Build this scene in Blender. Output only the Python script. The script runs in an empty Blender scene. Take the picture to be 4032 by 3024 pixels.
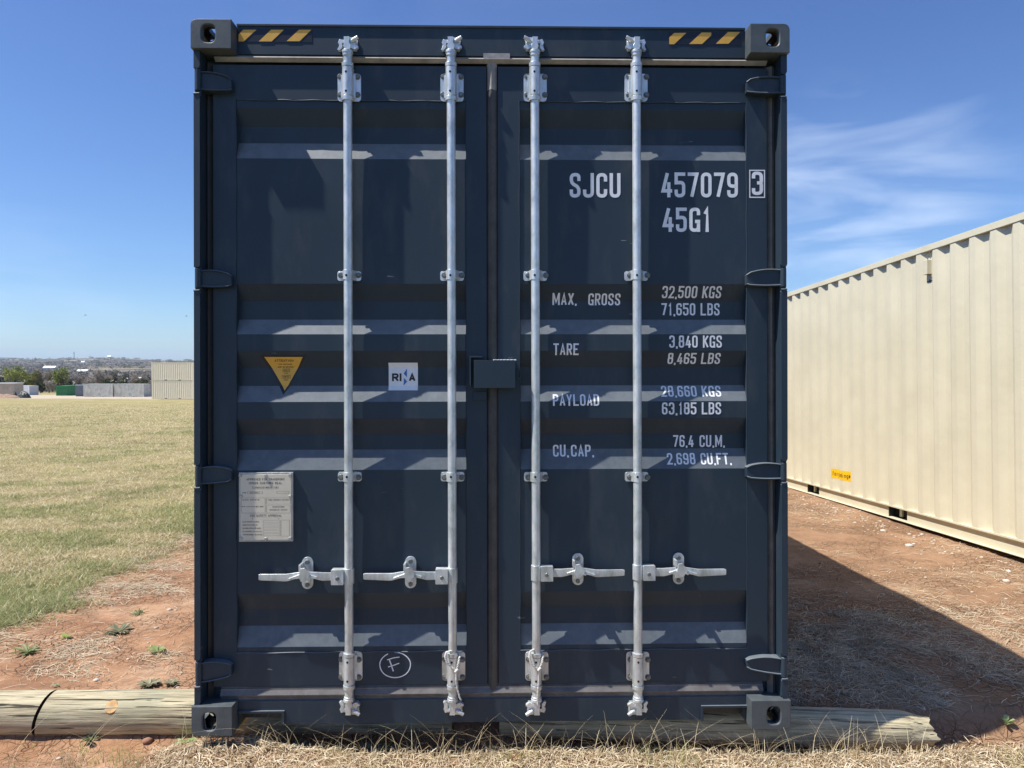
import bpy, bmesh, math, random
import numpy as np
from mathutils import Matrix, Vector
random.seed(7); RNG = np.random.default_rng(11)
R = math.radians
# ------------------------------------------------------------------ camera
SC = bpy.context.scene
F, CX, CY = 2870.0, 2016.0, 1512.0            # focal length and centre in photo pixels
CAMZ = 1.5
PITCH = R(1.6)
cam_d = bpy.data.cameras.new('camera'); cam = bpy.data.objects.new('camera', cam_d)
SC.collection.objects.link(cam)
cam_d.sensor_width = 36.0; cam_d.lens = 36.0 * F / 4032.0
cam_d.clip_start = 0.05; cam_d.clip_end = 30000
cam.location = (0, 0, CAMZ); cam.rotation_euler = (math.pi / 2 - PITCH, 0, 0)
SC.camera = cam
# view frame (x right, y forward, z up) -> world
VW = Matrix.Translation((0, 0, CAMZ)) @ Matrix.Rotation(-PITCH, 4, 'X')
# pose of the near container in the view frame
RX, RY, RZ = R(-0.0426), R(-0.0936), R(1.1714)
CONT_V = Matrix.Translation((-0.07417, 2.96559, -1.41930)) @ Matrix.Rotation(RZ, 4, 'Z') @ Matrix.Rotation(RY, 4, 'Y') @ Matrix.Rotation(RX, 4, 'X')
CONT = VW @ CONT_V
# ------------------------------------------------------------------ sun and sky
SUN_A, SUN_B = 0.56, 0.118                     # sun travels (a, b, -1) in the container's frame
trav = (CONT.to_3x3() @ Vector((SUN_A, SUN_B, -1))).normalized()
to_sun = -trav
sun_d = bpy.data.lights.new('sun', 'SUN'); sun = bpy.data.objects.new('sun', sun_d)
SC.collection.objects.link(sun)
sun_d.energy = 5.0; sun_d.angle = R(0.53); sun_d.color = (1.0, 0.955, 0.88)
sun.rotation_euler = trav.to_track_quat('-Z', 'Y').to_euler()
W = bpy.data.worlds.new('World'); SC.world = W; W.use_nodes = True
nt = W.node_tree; nt.nodes.clear()
out = nt.nodes.new('ShaderNodeOutputWorld'); bg = nt.nodes.new('ShaderNodeBackground')
sky = nt.nodes.new('ShaderNodeTexSky'); sky.sky_type = 'NISHITA'; sky.sun_disc = False
sky.sun_elevation = math.asin(to_sun.z)
sky.sun_rotation = math.atan2(to_sun.x, to_sun.y)
sky.altitude = 250; sky.air_density = 1.0; sky.dust_density = 0.6; sky.ozone_density = 2.0
bg.inputs['Strength'].default_value = 0.094
# thin cirrus, from direction
tc = nt.nodes.new('ShaderNodeTexCoord')
mp = nt.nodes.new('ShaderNodeMapping'); mp.inputs['Rotation'].default_value = (0, R(-16), R(12)); mp.inputs['Scale'].default_value = (1.5, 1.5, 6.0); mp.inputs['Location'].default_value = (0.35, 0.1, 0.55)
nz = nt.nodes.new('ShaderNodeTexNoise'); nz.inputs['Scale'].default_value = 3.4; nz.inputs['Detail'].default_value = 4; nz.inputs['Roughness'].default_value = 0.5; nz.inputs['Distortion'].default_value = 0.6
nt.links.new(tc.outputs['Generated'], mp.inputs['Vector']); nt.links.new(mp.outputs[0], nz.inputs['Vector'])
rmp = nt.nodes.new('ShaderNodeValToRGB'); rmp.color_ramp.elements[0].position = 0.42; rmp.color_ramp.elements[1].position = 0.74
nt.links.new(nz.outputs['Fac'], rmp.inputs['Fac'])
# the cirrus bank stands low in one part of the sky
def vmath(op, a, b=None):
    n = nt.nodes.new('ShaderNodeVectorMath'); n.operation = op
    if isinstance(a, (tuple, list)): n.inputs[0].default_value = a
    else: nt.links.new(a, n.inputs[0])
    if b is not None:
        if isinstance(b, (tuple, list)): n.inputs[1].default_value = b
        else: nt.links.new(b, n.inputs[1])
    return n
def bank(direction, lo, hi):
    d = Vector(direction).normalized()
    dt = vmath('DOT_PRODUCT', tc.outputs['Generated'], tuple(d))
    mr = nt.nodes.new('ShaderNodeMapRange'); mr.interpolation_type = 'SMOOTHSTEP'
    mr.inputs[1].default_value = lo; mr.inputs[2].default_value = hi
    nt.links.new(dt.outputs['Value'], mr.inputs[0])
    return mr.outputs[0]
b1 = bank((0.46, 1, 0.15), 0.972, 0.998)
b2 = bank((-0.15, 1, 0.62), 0.93, 1.0)
b3 = bank((-0.70, 1, 0.05), 0.985, 1.0)
def math_(op, a, b):
    n = nt.nodes.new('ShaderNodeMath'); n.operation = op
    for i, v in enumerate((a, b)):
        if isinstance(v, (int, float)): n.inputs[i].default_value = v
        else: nt.links.new(v, n.inputs[i])
    return n.outputs[0]
amt = math_('ADD', math_('MULTIPLY', b1, 0.50), math_('ADD', math_('MULTIPLY', b2, 0.03), math_('MULTIPLY', b3, 0.12)))
cl = math_('MULTIPLY', math_('ADD', rmp.outputs['Color'], math_('MULTIPLY', b1, 0.08)), amt)
cl = math_('MINIMUM', cl, 0.62)
sepz = nt.nodes.new('ShaderNodeSeparateXYZ'); nt.links.new(tc.outputs['Generated'], sepz.inputs[0])
elev = nt.nodes.new('ShaderNodeValToRGB'); nt.links.new(sepz.outputs['Z'], elev.inputs['Fac'])
elev.color_ramp.elements.new(0.10)
for e_, (p_, c_) in zip(elev.color_ramp.elements, ((0.0, (.80, 1.02, 1.34)), (0.10, (.66, .87, 1.18)), (0.45, (.595, .77, 1.13)))): e_.position = p_; e_.color = (*c_, 1)
tint = nt.nodes.new('ShaderNodeMixRGB'); tint.blend_type = 'MULTIPLY'; tint.inputs['Fac'].default_value = 1.0; nt.links.new(elev.outputs['Color'], tint.inputs['Color2'])
nt.links.new(sky.outputs['Color'], tint.inputs['Color1'])
mx = nt.nodes.new('ShaderNodeMixRGB'); mx.inputs['Color2'].default_value = (7.6, 8.6, 10.2, 1)
nt.links.new(cl, mx.inputs['Fac']); nt.links.new(tint.outputs['Color'], mx.inputs['Color1'])
nt.links.new(mx.outputs['Color'], bg.inputs['Color']); nt.links.new(bg.outputs[0], out.inputs['Surface'])
SC.view_settings.view_transform = 'Standard'; SC.view_settings.look = 'None'
SC.view_settings.gamma = 1.0; SC.view_settings.exposure = 0.45; SC.view_settings.use_curve_mapping = False
SC.render.engine = 'CYCLES'
SC.cycles.max_bounces = 6; SC.cycles.diffuse_bounces = 3; SC.cycles.glossy_bounces = 3; SC.cycles.volume_bounces = 1
SC.cycles.use_denoising = True

# ------------------------------------------------------------------ material helpers
class NT:
    def __init__(s, name):
        s.m = bpy.data.materials.new(name); s.m.use_nodes = True
        s.t = s.m.node_tree; s.b = s.t.nodes['Principled BSDF']; s.o = s.t.nodes['Material Output']
    def n(s, kind, **kw):
        x = s.t.nodes.new('ShaderNode' + kind)
        for k, v in kw.items():
            if hasattr(x, k) and not k[0].isupper(): setattr(x, k, v)
            else: x.inputs[k.replace('_', ' ')].default_value = v
        return x
    def l(s, a, b): s.t.links.new(a, b)
    def coord(s, scale=(1, 1, 1), kind='Object', rot=(0, 0, 0)):
        tcn = s.n('TexCoord'); m = s.n('Mapping'); m.inputs['Scale'].default_value = scale; m.inputs['Rotation'].default_value = rot
        s.l(tcn.outputs[kind], m.inputs['Vector']); return m.outputs[0]
    def noise(s, vec, scale, detail=4, rough=0.55, dist=0.0):
        x = s.n('TexNoise'); x.inputs['Scale'].default_value = scale; x.inputs['Detail'].default_value = detail
        x.inputs['Roughness'].default_value = rough; x.inputs['Distortion'].default_value = dist
        s.l(vec, x.inputs['Vector']); return x.outputs['Fac']
    def ramp(s, fac, stops, interp='LINEAR'):
        x = s.n('ValToRGB'); cr = x.color_ramp; cr.interpolation = interp
        while len(cr.elements) < len(stops): cr.elements.new(0.5)
        for e, (p, c) in zip(cr.elements, stops):
            e.position = p; e.color = (c, c, c, 1) if isinstance(c, (int, float)) else (*c, 1)
        s.l(fac, x.inputs['Fac']); return x.outputs['Color']
    def mix(s, fac, a, b, blend='MIX'):
        x = s.n('MixRGB'); x.blend_type = blend
        for i, v in (('Fac', fac), ('Color1', a), ('Color2', b)):
            if isinstance(v, (int, float)): x.inputs[i].default_value = v if i == 'Fac' else (v, v, v, 1)
            elif isinstance(v, tuple): x.inputs[i].default_value = (*v, 1)
            else: s.l(v, x.inputs[i])
        return x.outputs['Color']
    def math(s, op, a, b=0.0):
        x = s.n('Math'); x.operation = op
        for i, v in enumerate((a, b)):
            if isinstance(v, (int, float)): x.inputs[i].default_value = v
            else: s.l(v, x.inputs[i])
        return x.outputs[0]
    def col(s, c):
        if isinstance(c, tuple): s.b.inputs['Base Color'].default_value = (*c, 1)
        else: s.l(c, s.b.inputs['Base Color'])
    def rough(s, c):
        if isinstance(c, (int, float)): s.b.inputs['Roughness'].default_value = c
        else: s.l(c, s.b.inputs['Roughness'])
    def bump(s, h, strength=0.3, dist=0.01, bevel=None):
        x = s.n('Bump'); x.inputs['Strength'].default_value = strength; x.inputs['Distance'].default_value = dist
        if h is not None: s.l(h, x.inputs['Height'])
        if bevel:
            bv = s.n('Bevel'); bv.samples = 4; bv.inputs['Radius'].default_value = bevel; s.l(bv.outputs[0], x.inputs['Normal'])
        s.l(x.outputs[0], s.b.inputs['Normal'])
    def attr(s, name):
        x = s.n('Attribute'); x.attribute_name = name; return x.outputs['Color']
def plain(name, c, rough=0.6, metal=0.0, var=0.12, scale=8.0, bump=0.05, bevel=None, spec=0.5):
    k = NT(name); v = k.coord()
    nf = k.noise(v, scale, 5)
    lo = tuple(x * (1 - var) for x in c); hi = tuple(min(1, x * (1 + var)) for x in c)
    k.col(k.ramp(nf, [(0.3, lo), (0.7, hi)])); k.rough(rough); k.b.inputs['Metallic'].default_value = metal
    k.b.inputs['Specular IOR Level'].default_value = spec
    if bump or bevel: k.bump(k.noise(v, scale * 12, 3), bump, 0.002, bevel)
    return k.m
def paint_dark():
    k = NT('dark_container_paint'); v = k.coord()
    big = k.noise(v, 1.3, 3); fine = k.noise(v, 60, 4, 0.7)
    c = k.ramp(big, [(0.3, (0.018, 0.035, 0.054)), (0.7, (0.025, 0.043, 0.064))])
    dust = k.ramp(k.noise(k.coord((1, 1, 0.35)), 9, 7, 0.68), [(0.52, 0.0), (0.80, 0.32)])
    c = k.mix(dust, c, (0.12, 0.12, 0.115))
    # dust on ledges and upward slopes, made paler to carry their sunlit brightness
    g = k.n('NewGeometry'); sp = k.n('SeparateXYZ'); k.l(g.outputs['Normal'], sp.inputs[0])
    up = k.ramp(sp.outputs['Z'], [(0.25, 0.0), (0.45, 1.0)])
    up = k.math('MULTIPLY', up, k.ramp(k.noise(v, 22, 6, 0.7), [(0.25, 0.55), (0.7, 1.0)]))
    c = k.mix(k.math('MULTIPLY', up, 0.62), c, (0.26, 0.285, 0.30))
    sv = k.coord((7, 7, 46), rot=(0, R(34), 0))
    scr = k.ramp(k.noise(sv, 1.0, 2, 0.4, 1.2), [(0.775, 0.0), (0.80, 1.0)])
    scr = k.math('MULTIPLY', scr, k.ramp(k.noise(v, 2.2, 2), [(0.46, 0.0), (0.56, 0.8)]))
    c = k.mix(scr, c, (0.30, 0.31, 0.32))
    k.col(c)
    k.rough(k.ramp(k.noise(v, 5, 5), [(0.3, 0.46), (0.7, 0.56)]))
    k.b.inputs['Specular IOR Level'].default_value = 0.42
    k.bump(fine, 0.06, 0.0015, 0.0022)
    return k.m
def paint_casting():
    k = NT('weathered_dark_casting'); v = k.coord()
    c = k.ramp(k.noise(v, 14, 6, 0.65), [(0.3, (0.060, 0.074, 0.082)), (0.65, (0.098, 0.114, 0.122)), (0.85, (0.20, 0.21, 0.205))])
    rust = k.ramp(k.noise(v, 23, 6, 0.7), [(0.62, 0.0), (0.72, 1.0)])
    c = k.mix(k.math('MULTIPLY', rust, 0.5), c, (0.16, 0.065, 0.028))
    k.col(c); k.rough(0.5); k.bump(k.noise(v, 90, 4), 0.25, 0.002, 0.004)
    return k.m
def galv():
    k = NT('galvanised_steel'); v = k.coord((1, 1, 0.5))
    vo = k.n('TexVoronoi'); vo.inputs['Scale'].default_value = 90; k.l(v, vo.inputs['Vector'])
    base = k.ramp(k.noise(v, 24, 6, 0.65), [(0.3, (0.50, 0.55, 0.55)), (0.5, (0.78, 0.83, 0.84)), (0.66, (0.95, 0.97, 0.98))])
    c = k.mix(0.25, base, k.mix(0.8, vo.outputs['Color'], (0.55, 0.56, 0.56)), 'MULTIPLY')
    zc = k.n('SeparateXYZ'); tcz = k.n('TexCoord'); k.l(tcz.outputs['Object'], zc.inputs[0])
    grime = k.math('MULTIPLY', k.ramp(k.noise(k.coord((2, 2, 0.3)), 8, 7, 0.75), [(0.42, 0.0), (0.75, 0.8)]), k.ramp(k.math('DIVIDE', zc.outputs['Z'], 3.0), [(0.1, 1.0), (0.62, 0.35)]))
    c = k.mix(grime, c, (0.36, 0.33, 0.28))
    k.col(c); k.b.inputs['Metallic'].default_value = 0.5
    k.rough(k.ramp(k.noise(v, 30, 4), [(0.3, 0.30), (0.7, 0.5)])); k.bump(k.noise(v, 60, 5), 0.25, 0.0015, 0.0018)
    return k.m
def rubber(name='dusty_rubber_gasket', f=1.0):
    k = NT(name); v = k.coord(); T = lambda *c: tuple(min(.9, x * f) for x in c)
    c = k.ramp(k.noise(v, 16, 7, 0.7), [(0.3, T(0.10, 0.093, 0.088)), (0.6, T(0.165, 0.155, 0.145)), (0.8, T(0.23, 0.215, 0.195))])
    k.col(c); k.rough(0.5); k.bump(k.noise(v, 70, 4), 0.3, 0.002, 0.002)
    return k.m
def paint_beige(name='beige_container_paint', c0=(0.60, 0.555, 0.405), c1=(0.69, 0.64, 0.475)):
    k = NT(name); v = k.coord()
    c = k.ramp(k.noise(v, 1.7, 6, 0.6), [(0.3, c0), (0.7, c1)])
    strk = k.ramp(k.noise(k.coord((3, 3, 0.25)), 4, 6, 0.7), [(0.62, 0.0), (0.9, 0.25)])
    c = k.mix(strk, c, tuple(x * 0.78 for x in c0))
    z = k.n('SeparateXYZ'); tcn = k.n('TexCoord'); k.l(tcn.outputs['Object'], z.inputs[0])
    r = k.ramp(k.noise(k.coord((2.5, 2.5, 7)), 3.0, 7, 0.75), [(0.60, 0.0), (0.76, 0.9)])
    band = k.ramp(z.outputs['Z'], [(0.0, 0.55), (0.17, 0.55), (0.20, 0.015), (1.0, 0.015)])
    topb = k.ramp(k.math('SUBTRACT', z.outputs['Z'], 2.0), [(0.0, 0.0), (0.83, 0.0), (0.85, 0.30), (1.0, 0.30)])
    rf = k.math('MULTIPLY', r, k.math('ADD', band, topb))
    c = k.mix(rf, c, (0.34, 0.17, 0.07))
    spk = k.ramp(k.noise(v, 55, 3, 0.6), [(0.71, 0.0), (0.76, 0.5)])
    c = k.mix(spk, c, (0.35, 0.30, 0.2))
    k.col(c); k.rough(0.55)
    k.bump(k.math('ADD', k.noise(v, 5.0, 3), k.math('MULTIPLY', k.noise(v, 45, 4), 0.15)), 0.35, 0.012, 0.004)
    return k.m
def wood():
    k = NT('weathered_wood'); v = k.coord((1.2, 14, 14)); w = k.coord((2.2, 60, 60))
    g = k.noise(v, 2.2, 8, 0.65, 0.8); f = k.noise(w, 1.5, 6, 0.7, 0.4)
    c = k.ramp(g, [(0.28, (0.25, 0.195, 0.12)), (0.5, (0.52, 0.45, 0.29)), (0.72, (0.70, 0.63, 0.42))])
    c = k.mix(0.5, c, k.ramp(f, [(0.38, 0.22), (0.56, 1.0)]), 'MULTIPLY')
    grn = k.ramp(k.noise(k.coord((1, 1, 1)), 3.3, 4), [(0.5, 0.0), (0.75, 0.5)])
    c = k.mix(grn, c, (0.27, 0.285, 0.19))
    crk = k.ramp(k.noise(k.coord((1.3, 46, 46)), 1.5, 4, 0.5, 0.8), [(0.345, 1.0), (0.372, 0.0)])
    crk2 = k.ramp(k.noise(k.coord((3.0, 110, 110)), 1.2, 3, 0.5, 0.5), [(0.36, 0.75), (0.40, 0.0)])
    c = k.mix(crk2, c, (0.09, 0.07, 0.045))
    c = k.mix(crk, c, (0.035, 0.028, 0.02))
    k.col(c); k.rough(0.85)
    k.bump(k.math('ADD', k.math('MULTIPLY', f, 0.35), k.math('SUBTRACT', g, k.math('MULTIPLY', crk, 2.0))), 0.8, 0.006)
    return k.m
M = {}
M['dark'] = paint_dark(); M['cast'] = paint_casting(); M['galv'] = galv(); M['rubber'] = rubber(); M['rubber_sunlit'] = rubber('sunlit_tone_gasket', 2.3); M['rubber_shade'] = rubber('shade_tone_gasket', 0.22); M['rubber_half_shade'] = rubber('shaded_centre_gasket', 0.5)  # lit and shaded copies of one rubber, the light set by tone
M['beige'] = paint_beige(); M['wood'] = wood()
M['cream'] = paint_beige('cream_container_paint', (0.78, 0.71, 0.56), (0.86, 0.79, 0.63)); M['tan'] = paint_beige('tan_container_paint', (0.46, 0.40, 0.30), (0.56, 0.50, 0.38))
M['bolt'] = plain('dull_bolt_steel', (0.20, 0.20, 0.19), 0.45, 0.5, 0.3, 60, 0.1, 0.001)
M['black'] = plain('dark_hole', (0.012, 0.012, 0.013), 0.8, 0, 0.1)
M['white'] = plain('white_vinyl_lettering', (0.86, 0.87, 0.90), 0.5, 0, 0.08, 20)
M['chalk'] = plain('white_marker', (0.8, 0.82, 0.84), 0.8, 0, 0.15, 70)
M['yellow'] = plain('yellow_vinyl', (0.80, 0.44, 0.07), 0.45, 0, 0.08, 20)
M['yellow2'] = plain('bright_yellow_sticker', (0.92, 0.52, 0.01), 0.45, 0, 0.05, 20)
M['blackv'] = plain('black_vinyl', (0.012, 0.014, 0.022), 0.35, 0, 0.1)
M['navy'] = plain('dark_print', (0.02, 0.02, 0.022), 0.6, 0, 0.05)
M['blue'] = plain('blue_print', (0.035, 0.18, 0.55), 0.45, 0, 0.05)
M['sticker'] = plain('white_sticker', (0.85, 0.85, 0.87), 0.4, 0, 0.05, 20)
M['plate'] = plain('buff_metal_plate', (0.74, 0.67, 0.53), 0.45, 0.05, 0.06, 12)
M['alu'] = plain('bare_metal_rim', (0.5, 0.5, 0.48), 0.4, 0.5, 0.15, 40, 0.05, 0.002)
M['rope'] = plain('white_rope', (0.72, 0.69, 0.62), 0.9, 0, 0.2, 160, 0.8)
M['inner'] = plain('rusty_casting_inside', (0.16, 0.062, 0.03), 0.8, 0, 0.35, 20)
M['wood_end'] = plain('gap_shade_log_end', (0.05, 0.038, 0.028), 0.9, 0, 0.3, 26, 0.4)  # log ends coloured near black for the shade in the joint
M['knot'] = plain('orange_knot_wood', (0.56, 0.34, 0.15), 0.8, 0, 0.35, 40, 0.5)

# ------------------------------------------------------------------ object helpers
COL = SC.collection
def empty(name, mat4=None, parent=None):
    o = bpy.data.objects.new(name, None); COL.objects.link(o); o.empty_display_size = 0.2
    if mat4 is not None: o.matrix_world = mat4
    if parent: o.parent = parent
    return o
def tag(o, label=None, cat=None, group=None, kind=None):
    for k, v in (('label', label), ('category', cat), ('group', group), ('kind', kind)):
        if v: o[k] = v
    return o
class QL(list):
    k = 0
class MB:
    def __init__(s): s.v = []; s.f = []; s.mi = []; s.cur = 0
    def add(s, vs, fs, mi=None):
        b = len(s.v); s.v += [tuple(p) for p in vs]
        for f in fs: s.f.append(tuple(b + i for i in f)); s.mi.append(s.cur if mi is None else mi)
    def box(s, x0, x1, y0, y1, z0, z1, T=None, mi=None):
        vs = [(x, y, z) for z in (z0, z1) for y in (y0, y1) for x in (x0, x1)]
        if T is not None: vs = [tuple(T @ Vector(p)) for p in vs]
        s.add(vs, [(0, 2, 3, 1), (4, 5, 7, 6), (0, 1, 5, 4), (2, 6, 7, 3), (0, 4, 6, 2), (1, 3, 7, 5)], mi)
    def prism(s, poly, y0, y1, mi=None):          # polygon in x,z extruded along y; y0 = front
        n = len(poly)
        a = sum(poly[i][0] * poly[(i + 1) % n][1] - poly[(i + 1) % n][0] * poly[i][1] for i in range(n))
        if a < 0: poly = poly[::-1]
        vs = [(x, y0, z) for x, z in poly] + [(x, y1, z) for x, z in poly]
        s.add(vs, [tuple(range(n)), tuple(range(2 * n - 1, n - 1, -1))] + [(i, i + n, (i + 1) % n + n, (i + 1) % n) for i in range(n)], mi)
    def cyl(s, p0, p1, r0, r1=None, n=16, caps=True, mi=None):
        r1 = r0 if r1 is None else r1
        p0 = Vector(p0); p1 = Vector(p1); d = (p1 - p0).normalized()
        u = d.orthogonal().normalized(); w = d.cross(u)
        vs = []
        for p, r in ((p0, r0), (p1, r1)):
            for i in range(n):
                a = 2 * math.pi * i / n; vs.append(tuple(p + u * r * math.cos(a) + w * r * math.sin(a)))
        fs = [(i, (i + 1) % n, (i + 1) % n + n, i + n) for i in range(n)]
        if caps: fs += [tuple(range(n - 1, -1, -1)), tuple(range(n, 2 * n))]
        s.add(vs, fs, mi)
    def tube(s, pts, r, n=8, mi=None, rr=None):
        pts = [Vector(p) for p in pts]; rings = []
        prev = None
        for i, p in enumerate(pts):
            d = (pts[min(i + 1, len(pts) - 1)] - pts[max(i - 1, 0)]).normalized()
            if prev is None: u = d.orthogonal().normalized()
            else: u = (prev - d * prev.dot(d)).normalized()
            prev = u; w = d.cross(u); q = r if rr is None else rr[i]
            rings.append([tuple(p + u * q * math.cos(2 * math.pi * k / n) + w * q * math.sin(2 * math.pi * k / n)) for k in range(n)])
        vs = [v for g in rings for v in g]; fs = []
        for i in range(len(rings) - 1):
            for k in range(n): fs.append((i * n + k, i * n + (k + 1) % n, (i + 1) * n + (k + 1) % n, (i + 1) * n + k))
        fs += [tuple(range(n - 1, -1, -1)), tuple(range((len(rings) - 1) * n, len(rings) * n))]
        s.add(vs, fs, mi)
    def build(s, name, mats, parent=None, smooth=False, angle=35):
        me = bpy.data.meshes.new(name); me.from_pydata(s.v, [], s.f)
        if not isinstance(mats, (list, tuple)): mats = [mats]
        for m in mats: me.materials.append(m)
        if len(mats) > 1: me.polygons.foreach_set('material_index', s.mi)
        me.update()
        if smooth:
            me.polygons.foreach_set('use_smooth', [True] * len(me.polygons)); me.set_sharp_from_angle(angle=R(angle))
        o = bpy.data.objects.new(name, me); COL.objects.link(o)
        if parent is not None: o.parent = parent
        return o
def rrect(x0, x1, z0, z1, r, n=4, corners=(1, 1, 1, 1)):
    pts = []
    for (cx, cz, a0, on) in ((x1 - r, z1 - r, 0, corners[0]), (x0 + r, z1 - r, 90, corners[1]), (x0 + r, z0 + r, 180, corners[2]), (x1 - r, z0 + r, 270, corners[3])):
        if on:
            for i in range(n + 1):
                a = R(a0 + 90 * i / n); pts.append((cx + r * math.cos(a), cz + r * math.sin(a)))
        else:
            a = R(a0 + 45); pts.append((cx + r * math.copysign(1, math.cos(a)), cz + r * math.copysign(1, math.sin(a))))
    return pts
_Ri = (CONT_V.to_3x3()).inverted(); _t = CONT_V.translation
def L(px, py, y=0.0):
    """photo measurement -> local x, z on the container plane at depth y"""
    d = _Ri @ Vector(((px - CX) / F, 1, -(py - CY) / F)); o = _Ri @ (-_t)
    k = (y - o.y) / d.y; q = o + d * k
    return q.x, q.z
def Lx(px, y=0.0, py=1512): return L(px, py, y)[0]
def Lz(py, y=0.0, px=1957): return L(px, py, y)[1]
def bil(m):                                       # bilinear helper for noise lattice
    return m
_lat = RNG.random((256, 256))
def vnoise(x, y, s=1.0, oct=4, gain=0.5, off=0):
    x = np.asarray(x, float) * s + off * 17.3; y = np.asarray(y, float) * s + off * 9.1
    tot = 0; amp = 1; nrm = 0
    for o in range(oct):
        xi = np.floor(x).astype(int); yi = np.floor(y).astype(int); fx = x - xi; fy = y - yi
        fx = fx * fx * (3 - 2 * fx); fy = fy * fy * (3 - 2 * fy)
        a = _lat[xi % 256, yi % 256]; b = _lat[(xi + 1) % 256, yi % 256]; c = _lat[xi % 256, (yi + 1) % 256]; d = _lat[(xi + 1) % 256, (yi + 1) % 256]
        tot = tot + amp * ((a * (1 - fx) + b * fx) * (1 - fy) + (c * (1 - fx) + d * fx) * fy)
        nrm += amp; amp *= gain; x = x * 2.03 + 11.7; y = y * 2.03 + 5.3
    return tot / nrm
def sstep(a, b, x):
    t = np.clip((np.asarray(x, float) - a) / (b - a), 0, 1); return t * t * (3 - 2 * t)

# ------------------------------------------------------------------ terrain height
RIDGE_U = np.array([-1.2, -.70, -.66, -.61, -.57, -.55, -.52, -.49, -.44, -.2, .3, 1.2])
RIDGE_P = np.array([13, 13, 14, 17, 18.5, 20, 17, 10, 9, 9, 12, 10.])
FAR_U = np.array([-1.2, -.80, -.70, -.675, -.655, -.64, -.60, 0, 1.2])
FAR_P = np.array([20, 26, 27, 23, 17, 8, 0, -6, -6.])
def ground_z(x, y, detail=True):
    x = np.asarray(x, float); y = np.asarray(y, float)
    r = np.maximum(y, 1.0)
    base = np.where(y < -40, 0.05 + 0.0356 * 40, 0.05 - 0.0356 * y)
    prof = np.interp(y, [210, 260, 400, 700, 1200, 2000, 3000, 4000, 4600, 6000, 9000, 11000], [-7.43, -8.8, -12.5, -15.5, -16, -9, 2, 0, -10, -30, 0, -50])
    z = np.where(y < 210, base, prof)
    u = x / r
    w4 = np.exp(-((y - 4000) / 420.0) ** 2)
    z = z + w4 * (1.5 + np.interp(u, RIDGE_U, RIDGE_P) / F * 4000 + 3)
    w9 = np.exp(-((y - 9000) / 900.0) ** 2)
    z = z + w9 * (np.interp(u, FAR_U, FAR_P) / F * 9000 + 1.5)
    big = sstep(260, 1500, y)
    z = z + big * 7 * (vnoise(x, y, 1 / 420.0, 3, off=3) - 0.5)
    # the ground drops a step in front of the logs
    line = 3.27 - 0.03 * np.clip(x, 0, 3)
    step = 0.135 * (1 - sstep(line - 0.12, line + 0.13, y))
    flo = 0.35 + 0.4 * sstep(-1.35, -1.8, x)
    step = step * sstep(-9, -6, -np.abs(x)) * (flo + (1 - flo) * sstep(2.95, 3.04, y)) - 0.035 * np.exp(-((x + 1.15) / 0.25) ** 2 - ((y - 2.98) / 0.14) ** 2)
    z = z - step + 0.04 * np.exp(-((x - 2.7) / 0.7) ** 2 - ((y - 3.02) / 0.3) ** 2)
    if detail:
        near = np.exp(-np.hypot(x, y - 5) / 16.0)
        z = z + near * (0.045 * (vnoise(x, y, 1.1, 3, off=1) - 0.5) + 0.034 * (vnoise(x, y, 6.0, 5, 0.62, off=2) - 0.5))
    return z
def g1(x, y): return float(ground_z(np.array([x]), np.array([y]))[0])
def mesh_np(name, V, Fq, mats, parent=None, smooth=False, cols=None, mi=None):
    me = bpy.data.meshes.new(name); V = np.asarray(V, np.float32); Fq = np.asarray(Fq, np.int32)
    k = Fq.shape[1]; nf = len(Fq)
    me.vertices.add(len(V)); me.vertices.foreach_set('co', V.ravel())
    me.loops.add(nf * k); me.loops.foreach_set('vertex_index', Fq.ravel())
    me.polygons.add(nf); me.polygons.foreach_set('loop_start', np.arange(0, nf * k, k, dtype=np.int32)); me.polygons.foreach_set('loop_total', np.full(nf, k, np.int32))
    if not isinstance(mats, (list, tuple)): mats = [mats]
    for m in mats: me.materials.append(m)
    if mi is not None: me.polygons.foreach_set('material_index', np.asarray(mi, np.int32))
    if smooth: me.polygons.foreach_set('use_smooth', np.ones(nf, bool))
    me.update(calc_edges=True)
    if cols is not None:
        a = me.color_attributes.new('tone', 'FLOAT_COLOR', 'POINT'); c = np.ones((len(V), 4), np.float32); c[:, :3] = cols; a.data.foreach_set('color', c.ravel())
    o = bpy.data.objects.new(name, me); COL.objects.link(o)
    if parent is not None: o.parent = parent
    return o
def graded(lo, hi, fine_lo, fine_hi, h, g=1.07):
    c = list(np.arange(fine_lo, fine_hi + 1e-6, h)); d = h; x = c[-1]
    while x < hi: d *= g; x += d; c.append(x)
    d = h; x = c[0]; a = []
    while x > lo: d *= g; x -= d; a.append(x)
    return np.array(a[::-1] + c)
GRASS_X = -3.08
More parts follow.
